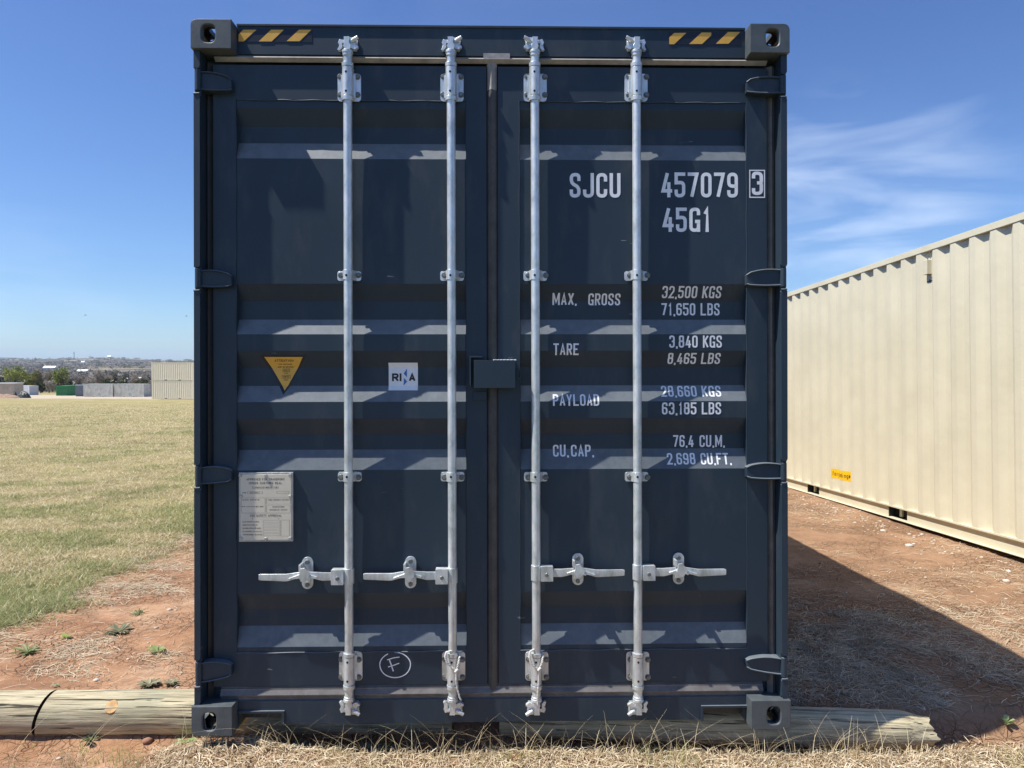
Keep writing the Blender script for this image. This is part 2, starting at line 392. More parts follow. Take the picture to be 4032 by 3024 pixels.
def ground_material():
    k = NT('red_dirt_and_grass_ground'); v = k.coord()
    tcn = k.n('TexCoord'); sx = k.n('SeparateXYZ'); k.l(tcn.outputs['Object'], sx.inputs[0])
    X, Y = sx.outputs['X'], sx.outputs['Y']
    # red cracked clay
    n1 = k.noise(v, 2.3, 7, 0.6); n2 = k.noise(v, 26, 6, 0.7)
    clay = k.ramp(n1, [(0.3, (0.29, 0.150, 0.080)), (0.5, (0.41, 0.230, 0.130)), (0.7, (0.50, 0.320, 0.200))])
    clay = k.mix(0.55, clay, k.ramp(n2, [(0.3, 0.55), (0.7, 1.15)]), 'MULTIPLY')
    ws = k.n('VectorMath'); ws.operation = 'ADD'; wn = k.n('TexNoise'); wn.inputs['Scale'].default_value = 9; k.l(v, wn.inputs['Vector'])
    sc = k.n('VectorMath'); sc.operation = 'SCALE'; sc.inputs['Scale'].default_value = 0.09; k.l(wn.outputs['Color'], sc.inputs[0])
    k.l(v, ws.inputs[0]); k.l(sc.outputs[0], ws.inputs[1])
    def cracks(scale, w):
        vo = k.n('TexVoronoi'); vo.feature = 'DISTANCE_TO_EDGE'; vo.inputs['Scale'].default_value = scale; k.l(ws.outputs[0], vo.inputs['Vector'])
        return k.ramp(vo.outputs['Distance'], [(0.0, 1.0), (w, 0.0)])
    cr = k.math('MAXIMUM', cracks(13, 0.04), k.math('MULTIPLY', cracks(30, 0.06), 0.5))
    cr = k.math('MULTIPLY', cr, k.ramp(k.noise(v, 1.6, 3), [(0.42, 0.05), (0.62, 1.0)]))
    clay = k.mix(k.math('MULTIPLY', cr, 0.7), clay, (0.055, 0.028, 0.016))
    # trodden straw bits
    sv = k.coord((3, 9, 3), rot=(0, 0, R(20)))
    st = k.ramp(k.noise(sv, 22, 5, 0.75, 1.0), [(0.60, 0.0), (0.68, 0.8)])
    st = k.math('MULTIPLY', st, k.ramp(k.noise(v, 1.1, 4, 0.6), [(0.42, 0.1), (0.6, 1.0)]))
    clay = k.mix(st, clay, (0.42, 0.32, 0.20))
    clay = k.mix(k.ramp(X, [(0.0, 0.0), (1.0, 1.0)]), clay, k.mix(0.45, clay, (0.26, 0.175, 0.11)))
    clay = k.mix(k.ramp(k.noise(v, 5.5, 6, 0.7), [(0.47, 0.0), (0.70, 0.7)]), clay, (0.20, 0.12, 0.075))
    # field grass
    g1_ = k.noise(k.coord((1, 0.5, 1)), 0.33, 5, 0.6); g2_ = k.noise(v, 9, 7, 0.75); g3_ = k.noise(k.coord((1, 0.4, 1)), 2.2, 6, 0.7)
    gr = k.ramp(g1_, [(0.25, (0.29, 0.255, 0.105)), (0.5, (0.40, 0.335, 0.165)), (0.75, (0.47, 0.385, 0.205))])
    gr = k.mix(k.ramp(g3_, [(0.50, 0.0), (0.68, 0.6)]), gr, (0.16, 0.19, 0.05))
    gr = k.mix(k.ramp(k.noise(k.coord((1, 0.18, 1)), 0.9, 6, 0.75), [(0.56, 0.0), (0.66, 0.45)]), gr, (0.20, 0.17, 0.07))
    gr = k.mix(0.75, gr, k.ramp(g2_, [(0.3, 0.50), (0.7, 1.25)]), 'MULTIPLY')
    e = k.math('ADD', X, k.math('MULTIPLY', k.math('SUBTRACT', k.noise(v, 1.7, 5, 0.6), 0.5), 0.8))
    gm = k.ramp(k.math('ADD', k.math('MULTIPLY', e, 1.0), 4.1), [(0.90, 1.0), (1.0, 0.0)])   # 1 where x < about -3.1
    c = k.mix(gm, clay, gr)
    # worn dry grass behind and before the camera
    bk = k.ramp(k.math('ADD', k.math('MULTIPLY', Y, 1.0), -1.6), [(0.0, 1.0), (0.6, 0.0)])
    c = k.mix(bk, c, k.mix(0.6, (0.17, 0.155, 0.085), k.ramp(g2_, [(0.3, 0.5), (0.7, 1.2)]), 'MULTIPLY'))
    # pale gravel track far off across the field
    tr = k.math('ADD', Y, k.math('ADD', k.math('MULTIPLY', k.noise(k.coord((1, 1, 1)), 0.05, 2), 16.0), k.math('MULTIPLY', X, 0.22)))
    tf = k.math('MULTIPLY', k.math('GREATER_THAN', tr, 107.0), k.math('LESS_THAN', tr, 171.0))
    tf = k.math('MULTIPLY', tf, k.math('LESS_THAN', Y, 235.0))
    trc = k.ramp(k.noise(v, 0.4, 5), [(0.3, (0.43, 0.36, 0.26)), (0.7, (0.52, 0.44, 0.33))])
    c = k.mix(k.math('MULTIPLY', tf, k.math('LESS_THAN', X, -8.0)), c, trc)
    # beyond the yard: dry fields and scrub floor
    far = k.ramp(k.math('DIVIDE', Y, 1000.0), [(0.25, 0.0), (0.30, 1.0)])
    fc = k.ramp(k.noise(k.coord((1, 0.6, 1)), 0.006, 6, 0.65), [(0.35, (0.075, 0.068, 0.05)), (0.52, (0.12, 0.105, 0.075)), (0.62, (0.33, 0.29, 0.20))])
    c = k.mix(far, c, fc)
    k.col(c); k.rough(0.95); k.b.inputs['Specular IOR Level'].default_value = 0.15
    h = k.math('ADD', k.math('MULTIPLY', n2, 0.6), k.math('SUBTRACT', k.math('MULTIPLY', st, 0.3), k.math('MULTIPLY', cr, 1.2)))
    h = k.math('ADD', h, k.math('MULTIPLY', k.math('MULTIPLY', g2_, gm), 3.0))
    k.bump(h, 0.9, 0.012)
    return k.m
gx = graded(-11000, 11000, -5.5, 6.5, 0.05, 1.075); gy = graded(-2500, 12000, 2.4, 9.0, 0.05, 1.045)
GX, GY = np.meshgrid(gx, gy); GZ = ground_z(GX, GY)
nx, ny = len(gx), len(gy)
idx = np.arange(nx * ny).reshape(ny, nx)
Q = np.stack([idx[:-1, :-1], idx[:-1, 1:], idx[1:, 1:], idx[1:, :-1]], -1).reshape(-1, 4)
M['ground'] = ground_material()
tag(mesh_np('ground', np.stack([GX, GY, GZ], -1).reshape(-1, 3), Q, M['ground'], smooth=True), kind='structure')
# ------------------------------------------------------------------ containers
CW, CH = 2.438, 2.896
def casting(root, cx, cy, cz, sx, sy, sz, mat, name='corner_casting', detail=True):
    """corner casting with oval apertures; outer corner at (cx,cy,cz), sx/sy/sz = direction (+1/-1) inwards"""
    w, d, h, t = 0.162, 0.178, 0.118, 0.026
    m = MB()
    if not detail:
        m.box(min(cx, cx + sx * w), max(cx, cx + sx * w), min(cy, cy + sy * d), max(cy, cy + sy * d), min(cz, cz + sz * h), max(cz, cz + sz * h))
        return m.build(name, mat, root)
    P = lambda a, b, c: (cx + sx * a, cy + sy * b, cz + sz * c)
    flip = (sx * sy * sz) < 0
    r = 0.024                                        # rounded outer edge, seen end-on
    def add(vs, fs, mi=0):
        m.add([P(*v) for v in vs], [tuple(reversed(f)) if flip else f for f in fs], mi)
    N = 40
    def ring(face, hw, hh, off):
        # face: function (u,v,depth)->abc ; u0,u1,v0,v1 outer rect; hole centre
        (u0, u1, v0, v1), (hc, vc), fn, rounded = face
        angs = sorted(set([2 * math.pi * i / N for i in range(N)] + [math.atan2(v - vc, u - hc) % (2 * math.pi) for u in (u0, u1) for v in (v0, v1)]))
        O, I, J = [], [], []
        for a in angs:
            ca, sa = math.cos(a), math.sin(a)
            k = min([(u1 - hc) / ca if ca > 1e-9 else 9e9, (u0 - hc) / ca if ca < -1e-9 else 9e9, (v1 - vc) / sa if sa > 1e-9 else 9e9, (v0 - vc) / sa if sa < -1e-9 else 9e9])
            u, v = hc + ca * k, vc + sa * k
            if rounded and u < r and v < r:          # pull onto the arc
                lo, hi = 0.0, k
                for _ in range(24):
                    mid = (lo + hi) / 2; uu, vv = hc + ca * mid, vc + sa * mid
                    if uu < r and vv < r and (uu - r) ** 2 + (vv - r) ** 2 > r * r: hi = mid
                    else: lo = mid
                u, v = hc + ca * lo, vc + sa * lo
            e = 3.0                                   # superellipse aperture
            q = (abs(ca / hw) ** e + abs(sa / hh) ** e) ** (-1 / e)
            O.append((u, v)); I.append((hc + ca * q, vc + sa * q)); J.append((hc + ca * (q - 0.004), vc + sa * (q - 0.004)))
        n = len(angs)
        vs = [fn(u, v, 0) for u, v in O] + [fn(u, v, 0) for u, v in I] + [fn(u, v, 0.004) for u, v in J] + [fn(u, v, t) for u, v in J]
        fs = []
        for i in range(n):
            j = (i + 1) % n
            for a in (0, n, 2 * n): fs.append((a + i, a + n + i, a + n + j, a + j))
        return vs, fs, O, J, n
    # front face (a=u across, c=v vertical)
    fr = ((0, w, 0, h), (0.070, 0.057), lambda u, v, q: (u, q, v), True)
    vs, fs, *_ = ring(fr, 0.0315, 0.040, 0); add(vs, [f[::-1] for f in fs[:]] if True else fs)
    sd = ((0.0, d, r, h), (0.089, 0.060), lambda u, v, q: (q, u, v), False)
    vs, fs, *_ = ring(sd, 0.040, 0.026, 0); add(vs, fs)
    tp = ((r, w, 0.0, d), (0.082, 0.089), lambda u, v, q: (u, v, q), False)
    vs, fs, *_ = ring(tp, 0.032, 0.062, 0); add(vs, fs)
    # rounded strip
    arc = [(r - r * math.sin(a), r - r * math.cos(a)) for a in [math.pi / 2 * i / 6 for i in range(7)]]
    for i in range(6):
        (a0, c0), (a1, c1) = arc[i], arc[i + 1]
        add([(a0, 0, c0), (a1, 0, c1), (a1, d, c1), (a0, d, c0)], [(0, 1, 2, 3)])
    # closed sides
    add([(w, 0, 0), (w, d, 0), (w, d, h), (w, 0, h)], [(0, 1, 2, 3)])
    add([(0, d, r), (0, d, h), (w, d, h), (w, d, 0), (r, d, 0)], [(0, 1, 2, 3, 4)])
    add([(0, 0, h), (w, 0, h), (w, d, h), (0, d, h)], [(0, 1, 2, 3)])
    # inner cavity walls (opposite the apertures)
    add([(w - t, t, t), (w - t, d - t, t), (w - t, d - t, h - t), (w - t, t, h - t)], [(3, 2, 1, 0)], 1)
    add([(t, d - t, t), (w - t, d - t, t), (w - t, d - t, h - t), (t, d - t, h - t)], [(3, 2, 1, 0)], 1)
    add([(t, t, h - t), (w - t, t, h - t), (w - t, d - t, h - t), (t, d - t, h - t)], [(0, 1, 2, 3)], 1)
    return m.build(name, [mat, M['inner']], root, smooth=True, angle=40)

def corr_profile(length, start, end, phase=0.0, pitch=0.278, depth=0.036):
    """list of (s, inset) along the wall"""
    pts = [(start, 0.0)]
    k0 = int((start - phase) / pitch) - 2
    k = k0
    while True:
        c = phase + k * pitch                       # centre of an inner flat
        a, b, c_, d_ = c - 0.103, c - 0.035, c + 0.035, c + 0.103
        if a > end - 0.02: break
        if a > start + 0.02 and d_ < end - 0.02:
            pts += [(a, 0), (b, depth), (c_, depth), (d_, 0)]
        k += 1
        if k > 400: break
    pts.append((end, 0.0)); return pts
def corr_inset(pts, s):
    return float(np.interp(s, [p[0] for p in pts], [p[1] for p in pts]))

def shell(root, Ln, H, mat, cmat, phase=0.0, pockets=True, front=True, detail=True, frontcast=True, span=None):
    """a freight container: side walls, rails, posts, castings, roof, floor, far end"""
    w = CW / 2
    y0, y1 = 0.15, Ln - 0.15
    prof = corr_profile(Ln, y0, y1, phase)
    zlo, zhi = 0.158, H - 0.062
    for sx in (-1, 1):
        m = MB(); vs = []; fs = []
        for (s, ins) in prof:
            x = sx * (w - 0.006 - ins); vs += [(x, s, zlo), (x, s, zhi)]
        for i in range(len(prof) - 1):
            q = (2 * i, 2 * i + 2, 2 * i + 3, 2 * i + 1); fs.append(q if sx > 0 else q[::-1])
        m.add(vs, fs); m.build('side_wall', mat, root)
        m = MB()                                      # top rail, square tube
        xa, xb = sorted((sx * w, sx * (w - 0.06))); m.box(xa, xb, 0.178, Ln - 0.178, H - 0.066, H - 0.006)
        m.build('top_rail', mat, root)
        # bottom rail: web set back under the wall, flange at its foot, fork pockets
        m = MB()
        cuts = []
        if pockets:
            for c in (Ln / 2 - 1.025, Ln / 2 + 1.025): cuts.append((c - 0.18, c + 0.18))
        a = 0.178; segs = []
        for c0, c1 in cuts: segs.append((a, c0)); a = c1
        segs.append((a, Ln - 0.178))
        def bx(xo, xi, ya, yb, za, zb, mi=0):
            p, q = sorted((sx * xo, sx * xi)); m.box(p, q, ya, yb, za, zb, mi=mi)
        for sa, sb in segs:
            bx(w - 0.034, w - 0.040, sa, sb, 0.020, 0.140)
        for sa, sb in cuts:
            bx(w - 0.040, w - 0.9, sa, sb, 0.134, 0.140, 1); bx(w - 0.046, w - 0.9, sa, sa + 0.005, 0.0201, 0.1339, 1); bx(w - 0.046, w - 0.9, sb - 0.005, sb, 0.0201, 0.1339, 1); bx(w - 0.12, w - 0.125, sa + 0.0051, sb - 0.0051, 0.0201, 0.1339, 1)  # pocket lining and back plate painted black for the shade inside
        bx(w - 0.004, w - 0.075, 0.178, Ln - 0.178, 0.1401, 0.158)
        bx(w - 0.004, w - 0.10, 0.178, Ln - 0.178, 0.0125, 0.0199)
        m.build('bottom_rail', [mat, M['black']], root)
    m = MB()                                          # roof and floor and far end
    prof2 = corr_profile(Ln, 0.2, Ln - 0.2, 0.1, 0.21, 0.02)
    vs = []; fs = []
    for (s, ins) in prof2: vs += [(-w + 0.055, s, H - 0.012 - ins), (w - 0.055, s, H - 0.012 - ins)]
    for i in range(len(prof2) - 1): fs.append((2 * i, 2 * i + 1, 2 * i + 3, 2 * i + 2))
    m.add(vs, fs); m.build('roof', mat, root)
    m = MB(); m.box(-w + 0.1, w - 0.1, 0.12, Ln - 0.12, 0.142, 0.17)
    for k in range(int(Ln / 0.3) - 1): m.box(-w + 0.1, w - 0.1, 0.3 + k * 0.3, 0.345 + k * 0.3, 0.03, 0.141)
    m.build('floor', M['black'] if not front else mat, root)
    ends = [(Ln - 0.06, 1)] + ([(0.06, -1)] if front else [])
    for ye, sy in ends:
        m = MB(); pr = corr_profile(CW, -w + 0.16, w - 0.16, 0.0); vs = []; fs = []
        for (s, ins) in pr: vs += [(s, ye - sy * ins, 0.15), (s, ye - sy * ins, H - 0.11)]
        for i in range(len(pr) - 1):
            q = (2 * i, 2 * i + 2, 2 * i + 3, 2 * i + 1); fs.append(q if sy < 0 else q[::-1])
        m.add(vs, fs)
        m.box(-w + 0.162, w - 0.162, min(ye - sy * .05, ye + sy * .03), max(ye - sy * .05, ye + sy * .03), H - 0.115, H - 0.008)
        m.box(-w + 0.162, w - 0.162, min(ye - sy * .05, ye + sy * .03), max(ye - sy * .05, ye + sy * .03), 0.0125, 0.155)
        m.build('end_wall', mat, root)
        for sx in (-1, 1):
            m = MB(); xa, xb = sorted((sx * (w - 0.003), sx * (w - 0.165))); ya, yb = sorted((ye + sy * 0.055, ye - sy * 0.095))
            m.box(xa, xb, ya, yb, 0.118, H - 0.118); m.build('corner_post', mat, root)
    for sx in (-1, 1):
        for (yy, sy) in ((0, 1), (Ln, -1)):
            if yy == 0 and not frontcast: continue
            for zz, sz in ((0, 1), (H, -1)):
                casting(root, sx * w, yy, zz, -sx, sy, sz, cmat, detail=detail and yy == 0)
    return prof

# ================================================================== the near container
box_ = empty('shipping_container', CONT)
tag(box_, 'tall dark blue-grey shipping container with closed double doors and white lettering', 'shipping container')
D = M['dark']; w = CW / 2
shell(box_, 12.19, CH, D, M['cast'], front=False, pockets=False, frontcast=True)
YD = 0.073; YH = 0.066; YP = 0.0765; PROUD = 0.033       # door plate, header, panel plane, corrugation depth
# front corner posts: outer flange strip in lengths between the hinges, back web
HZ = [((274, 358), (296, 352)), ((1058, 1134), (1074, 1128)), ((1836, 1912), (1846, 1900)), ((2606, 2696), (2618, 2672))]
HZR = [((298, 372), (306, 362)), ((1056, 1130), (1070, 1124)), ((1822, 1892), (1832, 1886)), ((2588, 2664), (2596, 2640))]
for sx in (-1, 1):
    m = MB(); hz = HZ if sx < 0 else HZR
    px = 768 if sx < 0 else 3093
    xo, xi = sx * (w - 0.004), sx * (w - 0.029)
    xa, xb = sorted((xo, xi))
    zs = [CH - 0.118] + [v for (a, b), _ in hz for v in (Lz(a - 6, 0.02, px), Lz(b + 8, 0.02, px))] + [0.118]
    for i in range(0, len(zs), 2):
        z1, z0 = zs[i], zs[i + 1]
        ch = 0.010
        poly = [(xa + (0 if sx < 0 else 0), z0 + ch * (sx > 0)), (xa, z1 - ch * (i > 0)), (xa + ch * .5, z1), (xb - ch * .5, z1), (xb, z1 - ch * (i > 0)), (xb, z0 + ch), (xb - ch * .5, z0), (xa + ch * .5, z0)]
        m.prism(poly, 0.018, 0.032)
        if i > 0:                                   # weld blob at the lug
            c = Vector(((xa + xb) / 2, 0.02, z1 - 0.003)); m.cyl(c + Vector((-0.013, 0, 0)), c + Vector((0.011, 0, 0.002)), 0.005, 0.004, 8)
    m.box(xa, xb, 0.0321, 0.12, 0.119, CH - 0.119)
    xc, xd = sorted((sx * (w - 0.0291), sx * (w - 0.150))); m.box(xc, xd, 0.105, 0.118, 0.119, CH - 0.119)
    m.build('corner_post', D, box_)
# header (top end rail) with rain lip
zt, zb_ = Lz(106, YH), Lz(221, YH)
xl, xr = -w + 0.1625, w - 0.1625
m = MB(); m.box(xl, xr, YH, 0.17, zb_, zt); m.box(xl, xr, YH - 0.0055, YH - 0.0001, zt - 0.006, zt + 0.0025)
hdr = m.build('door_header', D, box_)
def stripe(qs, x0, x1, y0, y1):
    m = MB(); z1a, z0a = Lz(y0, YH, (x0 + x1) / 2), Lz(y1, YH, (x0 + x1) / 2)
    m.box(Lx(x0, YH, y0), Lx(x1, YH, y0), YH - 0.0012, YH - 0.0001, z0a, z1a, mi=0)
    for q in qs: m.prism([L(a, b, YH) for a, b in q], YH - 0.0022, YH - 0.0013, mi=1)
    m.build('hazard_stripe', [M['blackv'], M['yellow']], hdr)
stripe([[(940, 164), (940, 137), (958, 118), (1010, 118), (960, 164)], [(1019, 164), (1068, 118), (1118, 118), (1070, 164)], [(1129, 163), (1178, 118), (1226, 118), (1180, 163)]], 938, 1229, 115, 166)
stripe([[(2635, 175), (2635, 148), (2654, 131), (2702, 130), (2654, 175)], [(2713, 174), (2762, 129), (2800, 129), (2800, 140), (2764, 174)], [(2818, 173), (2866, 127), (2914, 127), (2868, 173)]], 2633, 2916, 126, 177)
# sill with fork-foot notches
zs1, zs0 = Lz(2750, YH), 0.012
nl0, nl1, nlz = Lx(938, YH, 2830), Lx(1113, YH, 2830), Lz(2806, YH, 1000)
nr0, nr1, nrz = Lx(2768, YH, 2830), Lx(2940, YH, 2830), Lz(2784, YH, 2850)
zs0 = Lz(2846, YH, 1600)
m = MB(); zn = max(nlz, nrz) + 0.0
m.box(xl, xr, YH, YH + 0.012, zn, zs1); m.box(nl1, nr0, YH, YH + 0.012, zs0, zn - 0.0)
m.box(xl, nl1, YH, YH + 0.012, nlz, zn); m.box(xl, nl0, YH, YH + 0.012, zs0, nlz)
if zn > nrz + 1e-4: m.box(nr0, xr, YH, YH + 0.012, nrz, zn)
m.box(nr1, xr, YH, YH + 0.012, zs0, nrz)
m.box(nl1, nr0, YH + 0.0121, 0.17, zs0, zs0 + 0.008); m.box(xl, xr, YH + 0.0121, 0.17, zs1 - 0.008, zs1 - 0.0002)
for (a, b, c) in ((nl0, nl1, nlz), (nr0, nr1, nrz)):
    m.box(a - 0.0, b, YH - 0.009, 0.20, c, c + 0.009)
    xx = (b, b + 0.009) if a == nl0 else (a - 0.009, a)
    m.box(xx[0], xx[1], YH - 0.009, 0.20, zs0 + 0.0002, c + (0.009 if a != nl0 else 0.0088))
sill = m.build('door_sill', D, box_)
m = MB(); m.prism([L(940, 2806, .19), L(984, 2806, .19), L(972, 2836, .19), L(940, 2868, .19)], 0.19, 0.193); m.build('painted_mark', M['yellow'], sill)
# gaskets behind and round the doors, V-shaped lips
def ridge_h(m, xa, xb, za, zb, yb, h):            # horizontal V ridge
    zc = za + (zb - za) * 0.42
    m.add([(xa, yb, za), (xb, yb, za), (xb, yb - h, zc), (xa, yb - h, zc), (xa, yb, zb), (xb, yb, zb)], [(0, 1, 2, 3), (3, 2, 5, 4)])
def ridge_v(m, xa, xb, za, zb, yb, h, f=0.5):
    xc = xa + (xb - xa) * f
    m.add([(xa, yb, za), (xa, yb, zb), (xc, yb - h, zb), (xc, yb - h, za), (xb, yb, za), (xb, yb, zb)], [(0, 3, 2, 1), (3, 4, 5, 2)])
zt1, zt0 = Lz(220, YH), Lz(247, YH)
zb1, zb0 = Lz(2702, YD), Lz(2746, YD)
m = MB()
m.box(xl - 0.12, xr + 0.12, 0.1185, 0.1225, 0.02, CH - 0.09)          # rubber-faced backing of the door edges
gl0, gl1 = Lx(800, .085), Lx(838, .085); gr0, gr1 = Lx(3020, .085), Lx(3057, .085)
ridge_v(m, gl0, gl1, zb0, zt0, 0.098, 0.014)
gc0, gc1 = Lx(1917, YD), Lx(1953, YD)
m.build('gasket', M['rubber_shade'], box_)  # left gasket toned dark to paint the shadow in its groove
m = MB(); ridge_v(m, gc0, gc1 + 0.012, zb0 + .01, zt1 - 0.14, YD + 0.010, 0.018, 0.42)
m.build('gasket', M['rubber_half_shade'], box_)  # shadow along the centre seam put into the rubber colour
m = MB(); ridge_h(m, -w + 0.07, w - 0.07, zt0, zt1, YH + 0.012, 0.020)
ridge_v(m, gc0 + .002, gc1 + 0.006, zt1 - 0.139, zt1 + 0.002, YD + 0.010, 0.020, 0.45)
m.box(Lx(1906, YD), Lx(2010, YD), YH - 0.007, YH + 0.008, Lz(236, YH), Lz(213, YH))
m.build('gasket', M['rubber_sunlit'], box_)  # sunlight on the top lips put into a paler rubber colour
m = MB(); ridge_h(m, -w + 0.09, w - 0.09, zb0, zb1 + 0.006, YD + 0.008, 0.018)
m.box(-w + 0.09, w - 0.09, YD + 0.001, 0.10, zb0 - 0.004, zb1)
ridge_v(m, gr0, gr1, zb0, zt0, 0.094, 0.016)
m.build('gasket', M['rubber'], box_)

# door leaves
ZK = [  # outer edge, inner edge, inner edge, outer edge  (photo rows)
    (430, 494, 559, 628), (1118, 1183, 1256, 1316), (1381, 1445, 1518, 1581), (1647, 1711, 1771, 1848), (2331, 2401, 2466, 2540)]
prof = []
for a, b, c, d_ in ZK:
    prof += [(Lz(a, YP), 0.0), (Lz(b, YP), PROUD), (Lz(c, YP), PROUD), (Lz(d_, YP), 0.0)]
ZT, ZB = Lz(399, YP), Lz(2562, YP)
prof = [(ZT, 0.0)] + prof + [(ZB, 0.0)]
pz = np.array([p[0] for p in prof])[::-1]; pi = np.array([p[1] for p in prof])[::-1]
DOORS = [dict(o=(840, 1917), p=(930, 1837), s=3), dict(o=(1962, 3021), p=(2047, 2941), s=8)]
for d_ in DOORS:
    d_['x'] = [Lx(v, YD) for v in d_['o']]; d_['px'] = [Lx(v, YD) for v in d_['p']]
def bow(x, z, k):
    a, b = DOORS[k]['px']; t = np.clip((x - a) / (b - a), 0, 1); e = 16 * t * t * (1 - t) * (1 - t)
    return -e * 0.0032 * (vnoise(x, z, 1.9, 2, off=DOORS[k]['s']) - 0.5) * 2
def ypan(x, z):
    k = 0 if x < 0 else 1; a, b = DOORS[k]['px']
    if x <= a + 1e-4 or x >= b - 1e-4 or z > ZT or z < ZB: return YD
    return YP + float(np.interp(z, pz, pi)) + float(bow(x, z, k))
zdt, zdb = Lz(262, YD), Lz(2693, YD)
doors = []
for k, d_ in enumerate(DOORS):
    xa, xb = d_['x']; pa, pb = d_['px']
    m = MB()
    m.box(xa, pa, YD, YD + 0.044, zdb, zdt); m.box(pb, xb, YD, YD + 0.044, zdb, zdt)
    m.box(pa + 1e-4, pb - 1e-4, YD, YD + 0.034, ZT + 0.0005, zdt - 0.0002); m.box(pa + 1e-4, pb - 1e-4, YD, YD + 0.034, zdb + 0.0002, ZB - 0.0005)
    # weld beads
    m.tube([(pa + 0.004, YD + 0.003, ZT - 0.001)] + [(pa + (pb - pa) * t / 24, YD + 0.001 + 0.001 * math.sin(t * 2.3), ZT - 0.002 + 0.0012 * math.sin(t * 1.7 + k)) for t in range(1, 24)] + [(pb - 0.004, YD + 0.003, ZT - 0.001)], 0.0026, 6)
    m.tube([(pa + (pb - pa) * t / 24, YD + 0.001 + 0.001 * math.sin(t * 1.9), ZB + 0.0015 * math.sin(t * 1.3 + k)) for t in range(0, 25)], 0.0028, 6)
    for xx in (pa, pb):
        m.tube([(xx + 0.0012 * math.sin(t * 1.1 + xx * 9), YD + 0.002, ZB + (ZT - ZB) * t / 60) for t in range(61)], 0.0026, 6)
    door = m.build('door', D, box_); doors.append(door)
    nxs = 41; xs = np.linspace(pa, pb, nxs)
    zz = []
    for i in range(len(pz) - 1):
        n = max(1, int((pz[i + 1] - pz[i]) / 0.045)); zz += list(np.linspace(pz[i], pz[i + 1], n, endpoint=False))
    zz.append(pz[-1]); zz = np.array(zz)
    X, Z = np.meshgrid(xs, zz); Y = YP + np.interp(Z, pz, pi) + bow(X, Z, k)
    nz_ = len(zz); ii = np.arange(nxs * nz_).reshape(nz_, nxs)
    Qd = np.stack([ii[:-1, :-1], ii[:-1, 1:], ii[1:, 1:], ii[1:, :-1]], -1).reshape(-1, 4)
    pn = mesh_np('door_panel', np.stack([X, Y, Z], -1).reshape(-1, 3), Qd, D, door, smooth=True)
    pn.data.set_sharp_from_angle(angle=R(12))
# hinges
for sx, hz in ((-1, HZ), (1, HZR)):
    for (a, b), (c, e) in hz:
        m = MB()
        if sx < 0: pxs = (757, 781, 905); door = doors[0]
        else: pxs = (3106, 3083, 2947); door = doors[1]
        xo, xi, xe = (Lx(v, 0.03, (a + b) / 2) for v in pxs)
        za, zb2, zc, ze = (Lz(v, 0.03, pxs[1]) for v in (a, b, c, e))
        m.cyl((sx * (w - 0.0165), 0.031, zb2 + 0.001), (sx * (w - 0.0165), 0.031, za - 0.001), 0.0128, n=20)
        xm = xi + (xe - xi) * 0.62
        lerp = lambda t, p, q: p + (q - p) * t
        n = 10; top = []; bot = []
        for i in range(n + 1):
            t = i / n; x = lerp(t, xi, xe)
            s = t
            zt_ = lerp(s, za - 0.008, zc - 0.004) + 0.009 * math.sin(t * math.pi)
            zb_2 = lerp(s, zb2 + 0.006, ze + 0.002) - 0.003 * math.sin(t * math.pi)
            if i == n: zt_ -= 0.006; zb_2 += 0.004
            top.append((x, zt_)); bot.append((x, zb_2))
        yy = lambda t: 0.036 + 0.012 * t
        # plate with thickness following the door
        vs = []; fs = []
        for i in range(n + 1):
            t = i / n; vs += [(top[i][0], yy(t), top[i][1]), (bot[i][0], yy(t), bot[i][1]), (top[i][0], 0.082, top[i][1]), (bot[i][0], 0.082, bot[i][1])]
        for i in range(n):
            p = 4 * i; q = p + 4
            F4 = [(p, p + 1, q + 1, q), (p, q, q + 2, p + 2), (p + 1, p + 3, q + 3, q + 1)]
            fs += F4 if sx < 0 else [f[::-1] for f in F4]
        f = (4 * n, 4 * n + 1, 4 * n + 3, 4 * n + 2); fs.append(f if sx < 0 else f[::-1])
        m.add(vs, fs)
        # raised rims along both edges
        m.tube([(x, yy(i / n) + 0.001 - 0.006 * (i < n), z - 0.002) for i, (x, z) in enumerate(top)], 0.0042 if sx > 0 else 0.0032, 8)
        m.tube([(x, yy(i / n) + 0.001 - 0.006 * (i < n), z + 0.002) for i, (x, z) in enumerate(bot)], 0.0042 if sx > 0 else 0.0032, 8)
        m.build('hinge', D, door, smooth=True, angle=50)

